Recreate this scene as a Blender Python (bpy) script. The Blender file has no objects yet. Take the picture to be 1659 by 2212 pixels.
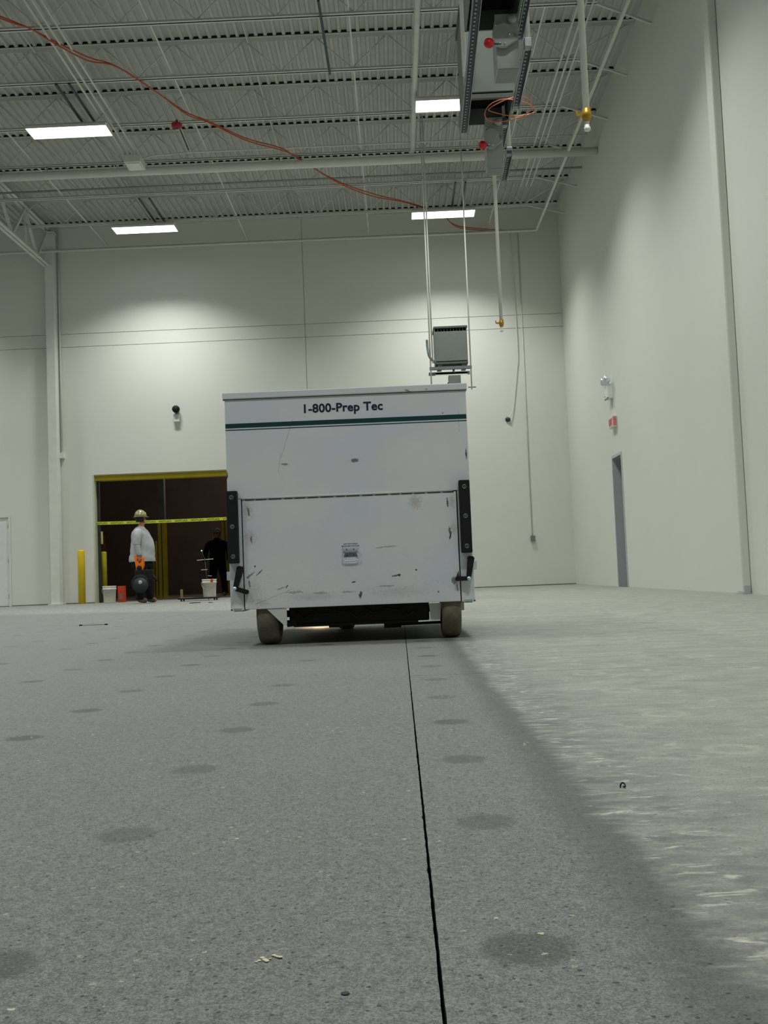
import bpy, bmesh, math, random
from mathutils import Vector, Matrix
random.seed(7)
SC = bpy.context.scene
COL = SC.collection
PI = math.pi

# ------------------------------------------------------------------ camera, world, exposure
PITCH, YAW, ROLL, FPX = 0.0613782, -0.0123603, -0.0398282, 2200.0
cd = bpy.data.cameras.new('camera')
cam = bpy.data.objects.new('camera', cd)
COL.objects.link(cam)
fw = Vector((math.sin(YAW) * math.cos(PITCH), math.cos(YAW) * math.cos(PITCH), math.sin(PITCH)))
rt = Vector((math.cos(YAW), -math.sin(YAW), 0))
up = rt.cross(fw)
r2 = rt * math.cos(ROLL) + up * math.sin(ROLL)
u2 = -rt * math.sin(ROLL) + up * math.cos(ROLL)
M = Matrix((r2, u2, -fw)).transposed().to_4x4()
M.translation = Vector((0, 0, 0.38))
cam.matrix_world = M
cd.sensor_fit = 'VERTICAL'
cd.sensor_height = 36.0
cd.lens = 36.0 * FPX / 2212.0
cd.clip_start = 0.02
cd.clip_end = 200
SC.camera = cam
w = bpy.data.worlds.new('world')
SC.world = w
w.use_nodes = True
w.node_tree.nodes['Background'].inputs[0].default_value = (0.6, 0.65, 0.7, 1)
w.node_tree.nodes['Background'].inputs[1].default_value = 0.02
SC.view_settings.view_transform = 'Standard'
SC.view_settings.look = 'None'
SC.view_settings.exposure = 0.2
SC.view_settings.gamma = 1.0
SC.view_settings.use_curve_mapping = False
LAMP_POWER = 94.0          # each high-bay fixture's area lamp
LAMP_SPREAD = 120.0
DIFFUSER = 4.0

# ------------------------------------------------------------------ helpers
def lin(c):
    return tuple(((x / 255) / 12.92 if x / 255 <= 0.04045 else ((x / 255 + 0.055) / 1.055) ** 2.4) for x in c)

class NT:
    """tiny wrapper to write node graphs"""
    def __init__(s, mat):
        mat.use_nodes = True
        s.t = mat.node_tree
        s.b = s.t.nodes['Principled BSDF']
    def n(s, typ, **kw):
        nd = s.t.nodes.new(typ)
        for k, v in kw.items():
            setattr(nd, k, v)
        return nd
    def set(s, sock, v):
        if hasattr(v, 'links') or isinstance(v, bpy.types.NodeSocket):
            s.t.links.new(v, sock)
        else:
            sock.default_value = v
    def m(s, op, a, b=0.0, c=None, clamp=False):
        nd = s.n('ShaderNodeMath', operation=op, use_clamp=clamp)
        s.set(nd.inputs[0], a); s.set(nd.inputs[1], b)
        if c is not None: s.set(nd.inputs[2], c)
        return nd.outputs[0]
    def pos(s):
        return s.n('ShaderNodeNewGeometry').outputs['Position']
    def xyz(s, v):
        nd = s.n('ShaderNodeSeparateXYZ'); s.set(nd.inputs[0], v)
        return nd.outputs
    def vec(s, x, y, z):
        nd = s.n('ShaderNodeCombineXYZ')
        s.set(nd.inputs[0], x); s.set(nd.inputs[1], y); s.set(nd.inputs[2], z)
        return nd.outputs[0]
    def scale(s, v, sc):
        nd = s.n('ShaderNodeVectorMath', operation='MULTIPLY'); s.set(nd.inputs[0], v); nd.inputs[1].default_value = sc
        return nd.outputs[0]
    def noise(s, v, sc, det=3.0, rough=0.55, dist=0.0):
        nd = s.n('ShaderNodeTexNoise'); s.set(nd.inputs['Vector'], v)
        nd.inputs['Scale'].default_value = sc; nd.inputs['Detail'].default_value = det
        nd.inputs['Roughness'].default_value = rough; nd.inputs['Distortion'].default_value = dist
        return nd.outputs[0]
    def voro(s, v, sc, feat='F1'):
        nd = s.n('ShaderNodeTexVoronoi', feature=feat); s.set(nd.inputs['Vector'], v); nd.inputs['Scale'].default_value = sc
        return nd.outputs
    def ramp(s, f, a, b, lo=0.0, hi=1.0):
        nd = s.n('ShaderNodeMapRange', clamp=True); s.set(nd.inputs[0], f)
        s.set(nd.inputs[1], a); s.set(nd.inputs[2], b); nd.inputs[3].default_value = lo; nd.inputs[4].default_value = hi
        return nd.outputs[0]
    def sramp(s, f, a, b, lo=0.0, hi=1.0):
        nd = s.n('ShaderNodeMapRange', clamp=True, interpolation_type='SMOOTHSTEP'); s.set(nd.inputs[0], f)
        nd.inputs[1].default_value = a; nd.inputs[2].default_value = b; nd.inputs[3].default_value = lo; nd.inputs[4].default_value = hi
        return nd.outputs[0]
    def mix(s, f, a, b, mode='MIX'):
        nd = s.n('ShaderNodeMix', data_type='RGBA', blend_type=mode)
        s.set(nd.inputs[0], f)
        for i, v in ((6, a), (7, b)):
            if isinstance(v, tuple) and len(v) == 3: v = v + (1,)
            s.set(nd.inputs[i], v)
        return nd.outputs[2]
    def bump(s, h, strength, dist):
        nd = s.n('ShaderNodeBump'); s.set(nd.inputs['Height'], h)
        nd.inputs['Strength'].default_value = strength; nd.inputs['Distance'].default_value = dist
        s.t.links.new(nd.outputs[0], s.b.inputs['Normal'])

def mat(name, rgb, rough=0.5, metal=0.0, var=0.12, vs=3.0, spec=0.5):
    m = bpy.data.materials.new(name)
    n = NT(m)
    c = lin(rgb)
    f = n.noise(n.pos(), vs, 4.0)
    k = n.ramp(f, 0.3, 0.7)
    col = n.mix(k, tuple(x * (1 - var) for x in c), tuple(min(1, x * (1 + var)) for x in c))
    n.set(n.b.inputs['Base Color'], col)
    n.b.inputs['Roughness'].default_value = rough
    n.b.inputs['Metallic'].default_value = metal
    n.b.inputs['Specular IOR Level'].default_value = spec
    return m

class MB:
    """collects shapes for ONE mesh object"""
    def __init__(s): s.v = []; s.f = []; s.sm = []; s.mi = []; s.cur = 0
    def add(s, vs, fs, smooth=False):
        o = len(s.v)
        s.v += [tuple(v) for v in vs]
        for f in fs:
            s.f.append(tuple(i + o for i in f)); s.sm.append(smooth); s.mi.append(s.cur)
        return s
    def box(s, x0, x1, y0, y1, z0, z1, mt=None):
        vs = [(x, y, z) for x in (x0, x1) for y in (y0, y1) for z in (z0, z1)]
        if mt is not None: vs = [mt @ Vector(v) for v in vs]
        return s.add(vs, [(0, 1, 3, 2), (4, 6, 7, 5), (0, 4, 5, 1), (2, 3, 7, 6), (0, 2, 6, 4), (1, 5, 7, 3)])
    def cbox(s, x0, x1, y0, y1, z0, z1, b=0.005, mt=None):
        bm = bmesh.new()
        bmesh.ops.create_cube(bm, size=1)
        for v in bm.verts:
            v.co = Vector(((x0 + x1) / 2 + v.co.x * (x1 - x0), (y0 + y1) / 2 + v.co.y * (y1 - y0), (z0 + z1) / 2 + v.co.z * (z1 - z0)))
        bmesh.ops.bevel(bm, geom=bm.edges[:], offset=b, segments=2, affect='EDGES', profile=0.6)
        bm.verts.index_update()
        vs = [mt @ v.co if mt is not None else v.co.copy() for v in bm.verts]
        fs = [tuple(v.index for v in f.verts) for f in bm.faces]
        bm.free()
        return s.add(vs, fs)
    def prism(s, pts, axis, a, b, smooth=False):
        """2-D outline swept along an axis ('X','Y','Z') from a to b"""
        def P(p, t):
            return {'X': (t, p[0], p[1]), 'Y': (p[0], t, p[1]), 'Z': (p[0], p[1], t)}[axis]
        n = len(pts)
        vs = [P(p, a) for p in pts] + [P(p, b) for p in pts]
        fs = [(i, (i + 1) % n, n + (i + 1) % n, n + i) for i in range(n)]
        s.add(vs, fs, smooth)
        s.add([P(p, a) for p in pts], [tuple(range(n))[::-1]]); s.add([P(p, b) for p in pts], [tuple(range(n))])
        return s
    def tube(s, pts, r, seg=8, cap=True, smooth=True):
        pts = [Vector(p) for p in pts]
        n = len(pts)
        rs = r if isinstance(r, (list, tuple)) else [r] * n
        rings = []
        d0 = (pts[1] - pts[0]).normalized()
        a = d0.orthogonal().normalized()
        for i in range(n):
            d = (pts[min(i + 1, n - 1)] - pts[max(i - 1, 0)]).normalized()
            a = (a - d * a.dot(d))
            a = a.normalized() if a.length > 1e-6 else d.orthogonal().normalized()
            b = d.cross(a)
            rings.append([pts[i] + (a * math.cos(2 * PI * k / seg) + b * math.sin(2 * PI * k / seg)) * rs[i] for k in range(seg)])
        vs = [v for rg in rings for v in rg]
        fs = [(i * seg + k, i * seg + (k + 1) % seg, (i + 1) * seg + (k + 1) % seg, (i + 1) * seg + k) for i in range(n - 1) for k in range(seg)]
        s.add(vs, fs, smooth)
        if cap:
            s.add(rings[0], [tuple(range(seg))[::-1]]); s.add(rings[-1], [tuple(range(seg))])
        return s
    def bar(s, p, q, w, h=None, upv=(0, 0, 1)):
        """rectangular bar from p to q"""
        p, q = Vector(p), Vector(q); h = h or w
        d = (q - p).normalized(); u = Vector(upv)
        sd = d.cross(u)
        sd = sd.normalized() if sd.length > 1e-5 else d.orthogonal().normalized()
        u = sd.cross(d).normalized()
        vs = [o + sd * a * w / 2 + u * b * h / 2 for o in (p, q) for a, b in ((-1, -1), (1, -1), (1, 1), (-1, 1))]
        return s.add(vs, [(0, 1, 2, 3)[::-1], (4, 5, 6, 7), (0, 1, 5, 4), (1, 2, 6, 5), (2, 3, 7, 6), (3, 0, 4, 7)])
    def lathe(s, prof, c=(0, 0, 0), axis='Z', seg=24, smooth=True):
        vs = []; n = len(prof)
        for r, t in prof:
            for k in range(seg):
                a = 2 * PI * k / seg
                x, y = r * math.cos(a), r * math.sin(a)
                v = {'Z': (x, y, t), 'X': (t, x, y), 'Y': (y, t, x)}[axis]
                vs.append((v[0] + c[0], v[1] + c[1], v[2] + c[2]))
        fs = [(i * seg + k, i * seg + (k + 1) % seg, (i + 1) * seg + (k + 1) % seg, (i + 1) * seg + k) for i in range(n - 1) for k in range(seg)]
        s.add(vs, fs, smooth)
        if prof[0][0] > 1e-6: s.add(vs[:seg], [tuple(range(seg))[::-1]])
        if prof[-1][0] > 1e-6: s.add(vs[-seg:], [tuple(range(seg))])
        return s
    def mesh(s, name, mats):
        me = bpy.data.meshes.new(name)
        me.from_pydata([tuple(v) for v in s.v], [], s.f)
        me.polygons.foreach_set('use_smooth', s.sm)
        for m in (mats if isinstance(mats, (list, tuple)) else [mats]): me.materials.append(m)
        me.polygons.foreach_set('material_index', s.mi)
        me.update()
        return me
    def build(s, name, mats, parent=None, fix=True):
        me = s.mesh(name, mats)
        if fix:
            bm = bmesh.new(); bm.from_mesh(me)
            bmesh.ops.remove_doubles(bm, verts=bm.verts, dist=1e-5)
            bmesh.ops.recalc_face_normals(bm, faces=bm.faces); bm.to_mesh(me); bm.free()
        return link(name, me, parent)

def link(name, me, parent=None):
    o = bpy.data.objects.new(name, me)
    COL.objects.link(o)
    if parent is not None:
        o.parent = parent
        o.matrix_parent_inverse = Matrix.Translation(-wloc(parent))
    return o
def wloc(o):
    t = Vector((0, 0, 0))
    t = o.location.copy()
    p = o.parent
    return t
def tag(o, label=None, cat=None, group=None, kind=None):
    if label: o['label'] = label
    if cat: o['category'] = cat
    if group: o['group'] = group
    if kind: o['kind'] = kind
    return o
def empty(name, loc, label=None, cat=None, group=None, kind=None):
    o = bpy.data.objects.new(name, None)
    COL.objects.link(o)
    o.location = loc
    o.empty_display_size = 0.1
    return tag(o, label, cat, group, kind)
def copy_tree(o, delta, label=None):
    c = o.copy(); COL.objects.link(c)
    c.location = Vector(o.location) + Vector(delta)
    if label: c['label'] = label
    for ch in o.children:
        d = ch.copy(); COL.objects.link(d); d.parent = c
        for g in ch.children:
            e = g.copy(); COL.objects.link(e); e.parent = d
    return c

def text_mesh(txt, size, ext=0.0008, offset=0.0, align='CENTER', width=None, spacing=1.0, mirror=False):
    """flat lettering in the X/Z plane facing -Y, baseline at z=0"""
    cu = bpy.data.curves.new('lettering', 'FONT')
    cu.body = txt; cu.size = size; cu.extrude = ext; cu.offset = offset; cu.align_x = align; cu.space_character = spacing
    cu.resolution_u = 3
    ob = bpy.data.objects.new('tmp', cu); COL.objects.link(ob)
    dg = bpy.context.evaluated_depsgraph_get()
    me = bpy.data.meshes.new_from_object(ob.evaluated_get(dg))
    bpy.data.objects.remove(ob); bpy.data.curves.remove(cu)
    xs = [v.co.x for v in me.vertices]
    k = (width / (max(xs) - min(xs))) if width else 1.0
    for v in me.vertices:
        x, y, z = v.co
        v.co = (x * k * (-1 if mirror else 1), -z, y)
    me.materials.clear()
    if mirror: me.flip_normals()
    return me

def skin_mesh(nodes, edges, levels=2, root=0):
    """one continuous surface grown around a skeleton: nodes [(x,y,z,rx,ry)]"""
    me = bpy.data.meshes.new('skin')
    me.from_pydata([n[:3] for n in nodes], edges, [])
    ob = bpy.data.objects.new('tmp', me); COL.objects.link(ob)
    md = ob.modifiers.new('skin', 'SKIN'); md.use_smooth_shade = True
    if not me.skin_vertices: me.attributes.new('skin', 'FLOAT', 'POINT')
    sv = me.skin_vertices[0].data
    for i, n in enumerate(nodes):
        sv[i].radius = (n[3], n[4] if len(n) > 4 else n[3]); sv[i].use_root = (i == root)
    sb = ob.modifiers.new('sub', 'SUBSURF'); sb.levels = levels; sb.render_levels = levels
    dg = bpy.context.evaluated_depsgraph_get(); dg.update()
    out = bpy.data.meshes.new_from_object(ob.evaluated_get(dg))
    bpy.data.objects.remove(ob); bpy.data.meshes.remove(me)
    out.polygons.foreach_set('use_smooth', [True] * len(out.polygons))
    return out

def catenary(p, q, sag, n=10):
    p, q = Vector(p), Vector(q)
    return [p.lerp(q, i / n) - Vector((0, 0, sag * 4 * (i / n) * (1 - i / n))) for i in range(n + 1)]
def smooth_path(pts, n=6):
    pts = [Vector(p) for p in pts]; out = []
    for i in range(len(pts) - 1):
        p0, p1, p2, p3 = pts[max(i - 1, 0)], pts[i], pts[i + 1], pts[min(i + 2, len(pts) - 1)]
        for k in range(n):
            t = k / n
            out.append(0.5 * ((2 * p1) + (p2 - p0) * t + (2 * p0 - 5 * p1 + 4 * p2 - p3) * t * t + (3 * p1 - p0 - 3 * p2 + p3) * t ** 3))
    out.append(pts[-1]); return out

# ------------------------------------------------------------------ dimensions
XR, XL, YB, YF = 3.957, -16.0, 22.945, -6.0
ZD = 8.718
JY = [13.67, 15.216, 16.762, 18.308, 19.853, 21.399]
XJ = 0.0233           # saw-cut joint in the floor
OP = (-6.87, -3.2, 2.9)     # overhead opening in the back wall
DR = (-9.86, -8.79, 2.03)   # door in the back wall
IY = 33.0             # far wall of the dark room

# ------------------------------------------------------------------ materials
WALL = mat('painted wall', (221, 223, 214), 0.62, 0, 0.02, 0.5, 0.3)
STEELW = mat('white painted steel', (212, 214, 208), 0.5, 0, 0.05, 5, 0.4)
DECK = mat('white painted deck', (190, 191, 186), 0.6, 0, 0.05, 6, 0.3)
BARE_SHADE = mat('bare deck with painted shade', (48, 50, 52), 0.7, 0, 0.2, 40, 0.2)  # unpainted steel over the joists, flute shade put into its dark colour
GREY = mat('grey enamel', (116, 124, 118), 0.4, 0, 0.05, 8)
GREY_LIT = mat('brightened grey enamel', (160, 167, 161), 0.4, 0, 0.05, 8)  # same grey as the cabinets, missing lamp light put into the colour
GREYD = mat('dark grey enamel', (88, 92, 84), 0.5, 0, 0.08, 8)
BLACKIN = mat('black interior', (16, 16, 17), 0.8, 0, 0.2, 8, 0.1)
GALV = mat('galvanised steel', (150, 155, 158), 0.35, 0.7, 0.12, 30)
GALVD = mat('dull galvanised channel', (70, 76, 84), 0.45, 0.5, 0.2, 40)
PIPEW = mat('white pipe', (222, 224, 216), 0.4, 0, 0.03, 6)
BRASS = mat('brass valve', (176, 138, 36), 0.42, 0.4, 0.1, 40)
REDP = mat('red plastic', (196, 28, 30), 0.35, 0, 0.1, 20)
REDDARK = mat('dark red plastic', (158, 26, 26), 0.5, 0, 0.15, 20)
ORANGE = mat('orange cord', (186, 82, 42), 0.5, 0, 0.15, 30)
COPPER = mat('copper coloured cord', (206, 120, 84), 0.35, 0.2, 0.15, 30)
CONC_D = mat('joint filler', (22, 21, 20), 0.9, 0, 0.3, 60, 0.1)
YEL = mat('safety yellow', (226, 196, 22), 0.45, 0, 0.06, 6)
YELD = mat('dull yellow steel', (190, 172, 30), 0.6, 0, 0.1, 4)
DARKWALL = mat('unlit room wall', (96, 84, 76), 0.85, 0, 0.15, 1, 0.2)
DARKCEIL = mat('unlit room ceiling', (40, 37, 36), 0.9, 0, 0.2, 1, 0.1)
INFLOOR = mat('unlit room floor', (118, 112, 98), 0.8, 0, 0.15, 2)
RUB = mat('black rubber', (24, 24, 27), 0.65, 0, 0.25, 60, 0.3)
TYRE = mat('dusty tyre', (116, 111, 96), 0.85, 0, 0.2, 25, 0.2)
CHROME = mat('chrome', (226, 234, 246), 0.28, 0.75, 0.03, 30)
BLKST = mat('black chassis steel', (20, 19, 19), 0.7, 0, 0.3, 12, 0.3)
DOORG = mat('grey door frame', (186, 186, 192), 0.5, 0, 0.05, 6)
PLASTW = mat('white plastic', (226, 228, 224), 0.4, 0, 0.03, 10)
SKIN = mat('skin', (176, 120, 92), 0.55, 0, 0.08, 20)
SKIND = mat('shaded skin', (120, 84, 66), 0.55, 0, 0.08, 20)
SHIRT = mat('grey shirt', (176, 180, 182), 0.9, 0, 0.08, 14, 0.1)
TROUS = mat('dark trousers', (30, 30, 36), 0.9, 0, 0.2, 14, 0.1)
BOOT = mat('tan boots', (110, 98, 80), 0.8, 0, 0.2, 20)
HAIR = mat('dark hair', (24, 20, 20), 0.7, 0, 0.3, 60)
HATM = mat('olive hard hat', (150, 148, 104), 0.22, 0.15, 0.06, 8)
BLKCL = mat('black clothes', (17, 17, 20), 0.9, 0, 0.2, 14, 0.1)
CAPM = mat('grey cap', (120, 118, 112), 0.9, 0, 0.1, 14)
ORP = mat('orange plastic', (240, 120, 24), 0.4, 0, 0.06, 14)
REDBOX = mat('orange red carton', (196, 62, 26), 0.7, 0, 0.1, 10)
BUCK = mat('white bucket', (222, 220, 206), 0.4, 0, 0.05, 10)
WOODT = mat('tan wood', (150, 130, 96), 0.7, 0, 0.15, 20)
INK = mat('black lettering', (22, 22, 40), 0.5, 0, 0.05, 8)
GREEN = mat('dark green stripe', (8, 62, 62), 0.4, 0, 0.05, 8)
TEAL = mat('teal conduit', (150, 168, 162), 0.5, 0, 0.05, 8)

def emission(name, rgb, strength):
    m = bpy.data.materials.new(name); m.use_nodes = True
    b = m.node_tree.nodes['Principled BSDF']
    b.inputs['Base Color'].default_value = (0.8, 0.8, 0.8, 1)
    b.inputs['Emission Color'].default_value = (*rgb, 1)
    b.inputs['Emission Strength'].default_value = strength
    return m
TUBE = emission('lit diffuser', (1.0, 0.97, 1.0), DIFFUSER)
LED = emission('green indicator lamp', (0.1, 1.0, 0.25), 2.5)
HEADL = emission('warm headlamp', (1.0, 0.75, 0.45), 6)

def floor_material():
    m = bpy.data.materials.new('concrete floor'); n = NT(m)
    P = n.pos(); X, Y, Z = n.xyz(P)
    P2 = n.vec(X, Y, 0.0)
    # shot-blasted part: left of X=0.29 and nearer than the far unprepared strip
    wob = n.m('MULTIPLY', n.m('SUBTRACT', n.noise(P2, 1.7, 5.0, 0.6), 0.5), 0.06)
    wob2 = n.m('MULTIPLY', n.m('SUBTRACT', n.noise(n.scale(P2, (1.0, 5.0, 1.0)), 9.0, 4.0, 0.65), 0.5), 0.11)
    xe = n.m('ADD', n.m('ADD', X, wob), wob2)
    sharp = n.sramp(xe, 0.275, 0.325)                  # 0 blasted .. 1 raw
    far = n.sramp(n.m('ADD', n.m('ADD', Y, n.m('MULTIPLY', X, 0.55)), n.m('MULTIPLY', wob, 10)), 11.6, 12.6)
    raw = n.m('MAXIMUM', sharp, far)
    # blasted colour: aggregate speckle
    ag = n.voro(P2, 560)
    agc = n.xyz(ag['Color'])[0]
    ag2 = n.xyz(n.voro(P2, 150)['Color'])[1]
    tone = n.m('ADD', n.m('MULTIPLY', n.m('SUBTRACT', agc, 0.5), 0.85), n.m('MULTIPLY', n.m('SUBTRACT', ag2, 0.5), 0.34))
    tone = n.m('ADD', tone, n.m('MULTIPLY', n.m('SUBTRACT', n.noise(P2, 0.8, 4), 0.5), 0.25))
    tone = n.m('ADD', tone, 1.0)
    base = n.mix(n.noise(P2, 60, 2), lin((112, 113, 110)), lin((125, 126, 122)))
    bl = n.mix(1.0, base, n.vec(tone, tone, tone), 'MULTIPLY')
    # darker overlap band along the edge of the pass
    band = n.m('MULTIPLY', n.sramp(xe, 0.185, 0.27), n.m('SUBTRACT', 1.0, n.sramp(xe, 0.28, 0.40)))
    bl = n.mix(n.m('MULTIPLY', band, 0.55), bl, lin((74, 76, 74)))
    # row of round worn spots, 0.545 m x 0.52 m lattice
    u = n.m('SUBTRACT', n.m('FRACT', n.m('ADD', n.m('DIVIDE', n.m('SUBTRACT', X, 0.115), 0.545), 20.5)), 0.5)
    v = n.m('SUBTRACT', n.m('FRACT', n.m('ADD', n.m('DIVIDE', n.m('SUBTRACT', Y, 1.05), 0.523), 20.5)), 0.5)
    iu = n.m('FLOOR', n.m('ADD', n.m('DIVIDE', n.m('SUBTRACT', X, 0.115), 0.545), 20.5))
    iv = n.m('FLOOR', n.m('ADD', n.m('DIVIDE', n.m('SUBTRACT', Y, 1.05), 0.523), 20.5))
    wn = n.n('ShaderNodeTexWhiteNoise'); n.set(wn.inputs['Vector'], n.vec(iu, iv, 0.0))
    du = n.m('MULTIPLY', u, 0.545); dv = n.m('MULTIPLY', v, 0.523)
    d = n.m('SQRT', n.m('ADD', n.m('MULTIPLY', du, du), n.m('MULTIPLY', dv, dv)))
    d = n.m('ADD', d, n.m('MULTIPLY', n.m('SUBTRACT', n.noise(P2, 90, 3), 0.5), 0.03))
    spot = n.m('SUBTRACT', 1.0, n.sramp(d, 0.036, 0.056))
    keep = n.m('MULTIPLY', n.m('GREATER_THAN', wn.outputs[0], 0.12), n.m('ADD', n.m('MULTIPLY', wn.outputs[0], 0.5), 0.6))
    ok = n.m('MULTIPLY', spot, keep)
    grain = n.ramp(n.noise(P2, 260, 2, 0.6), 0.35, 0.6)
    bl = n.mix(n.m('MULTIPLY', ok, n.m('ADD', n.m('MULTIPLY', grain, 0.5), 0.34)), bl, lin((70, 72, 66)))
    # dark grit and pale chips
    g = n.voro(P2, 75)
    gm = n.m('MULTIPLY', n.m('LESS_THAN', g['Distance'], 0.17), n.m('GREATER_THAN', n.xyz(g['Color'])[0], 0.5))
    bl = n.mix(n.m('MULTIPLY', gm, 0.75), bl, lin((40, 40, 46)))
    cl = n.ramp(n.noise(P2, 2.6, 3), 0.48, 0.60)
    c1 = n.voro(n.scale(P2, (1.0, 1.0, 1.0)), 55)
    cm = n.m('MULTIPLY', n.m('LESS_THAN', n.m('ADD', c1['Distance'], n.m('MULTIPLY', n.m('SUBTRACT', n.noise(P2, 300, 2), 0.5), 0.5)), 0.17), n.m('GREATER_THAN', n.xyz(c1['Color'])[1], 0.80))
    bl = n.mix(n.m('MULTIPLY', n.m('MULTIPLY', cm, cl), 0.9), bl, lin((206, 202, 172)))
    # ---- raw concrete
    st = n.noise(n.scale(P2, (1.4, 2.4, 1.0)), 3.4, 8.0, 0.68, 0.7)
    rw = n.mix(n.ramp(st, 0.3, 0.7), lin((124, 126, 119)), lin((164, 164, 153)))
    mot = n.ramp(n.noise(n.scale(P2, (3.0, 5.0, 1.0)), 2.6, 7.0, 0.7, 1.2), 0.56, 0.66)
    rw = n.mix(n.m('MULTIPLY', mot, 0.5), rw, lin((200, 199, 184)))
    rot = n.n('ShaderNodeVectorRotate'); n.set(rot.inputs['Vector'], P2); rot.inputs['Angle'].default_value = 0.75
    scr = n.ramp(n.noise(n.scale(rot.outputs[0], (3.0, 60.0, 1.0)), 1.6, 5.0, 0.6), 0.6, 0.68)
    rw = n.mix(n.m('MULTIPLY', scr, 0.28), rw, lin((206, 206, 196)))
    rot2 = n.n('ShaderNodeVectorRotate'); n.set(rot2.inputs['Vector'], P2); rot2.inputs['Angle'].default_value = -0.45
    scr2 = n.ramp(n.noise(n.scale(rot2.outputs[0], (2.5, 45.0, 1.0)), 1.9, 5.0, 0.6), 0.58, 0.68)
    rw = n.mix(n.m('MULTIPLY', scr2, 0.3), rw, lin((118, 121, 116)))
    cld = n.ramp(n.noise(P2, 0.9, 5.0, 0.6), 0.35, 0.65)
    rw = n.mix(n.m('MULTIPLY', cld, 0.45), rw, lin((146, 149, 141)))
    fine = n.xyz(n.voro(P2, 380)['Color'])[0]
    ft = n.m('ADD', n.m('MULTIPLY', n.m('SUBTRACT', fine, 0.5), 0.3), 1.0)
    rw = n.mix(1.0, rw, n.vec(ft, ft, ft), 'MULTIPLY')
    ring = n.m('MULTIPLY', n.sramp(d, 0.03, 0.045), n.m('SUBTRACT', 1.0, n.sramp(d, 0.05, 0.07)))
    rw = n.mix(n.m('MULTIPLY', ring, 0.22), rw, lin((206, 204, 190)))
    h1 = n.voro(P2, 42)
    hm = n.m('MULTIPLY', n.m('LESS_THAN', h1['Distance'], 0.10), n.m('GREATER_THAN', n.xyz(h1['Color'])[2], 0.6))
    rw = n.mix(n.m('MULTIPLY', hm, 0.7), rw, lin((60, 60, 66)))
    # smear zone just outside the edge
    sm = n.m('SUBTRACT', 1.0, n.sramp(X, 0.30, 0.62))
    smn = n.ramp(n.noise(n.scale(P2, (3.2, 7.0, 1.0)), 4.0, 6.0, 0.66, 0.8), 0.36, 0.62)
    rw = n.mix(n.m('MULTIPLY', n.m('MULTIPLY', sm, n.m('SUBTRACT', 1.0, smn)), 0.8), rw, lin((94, 97, 100)))
    wh = n.ramp(n.noise(n.scale(P2, (3.2, 7.0, 1.0)), 5.5, 5.0, 0.6, 0.5), 0.57, 0.69)
    sm2 = n.m('SUBTRACT', 1.0, n.sramp(X, 0.32, 0.52))
    rw = n.mix(n.m('MULTIPLY', n.m('MULTIPLY', sm2, wh), 0.75), rw, lin((222, 220, 204)))
    col = n.mix(raw, bl, rw)
    n.set(n.b.inputs['Base Color'], col)
    n.b.inputs['Roughness'].default_value = 0.62
    n.b.inputs['Specular IOR Level'].default_value = 0.35
    hh = n.m('ADD', n.m('MULTIPLY', agc, 0.5), n.noise(P2, 150, 3))
    n.bump(hh, 0.35, 0.0012)
    return m
FLOOR = floor_material()

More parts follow.
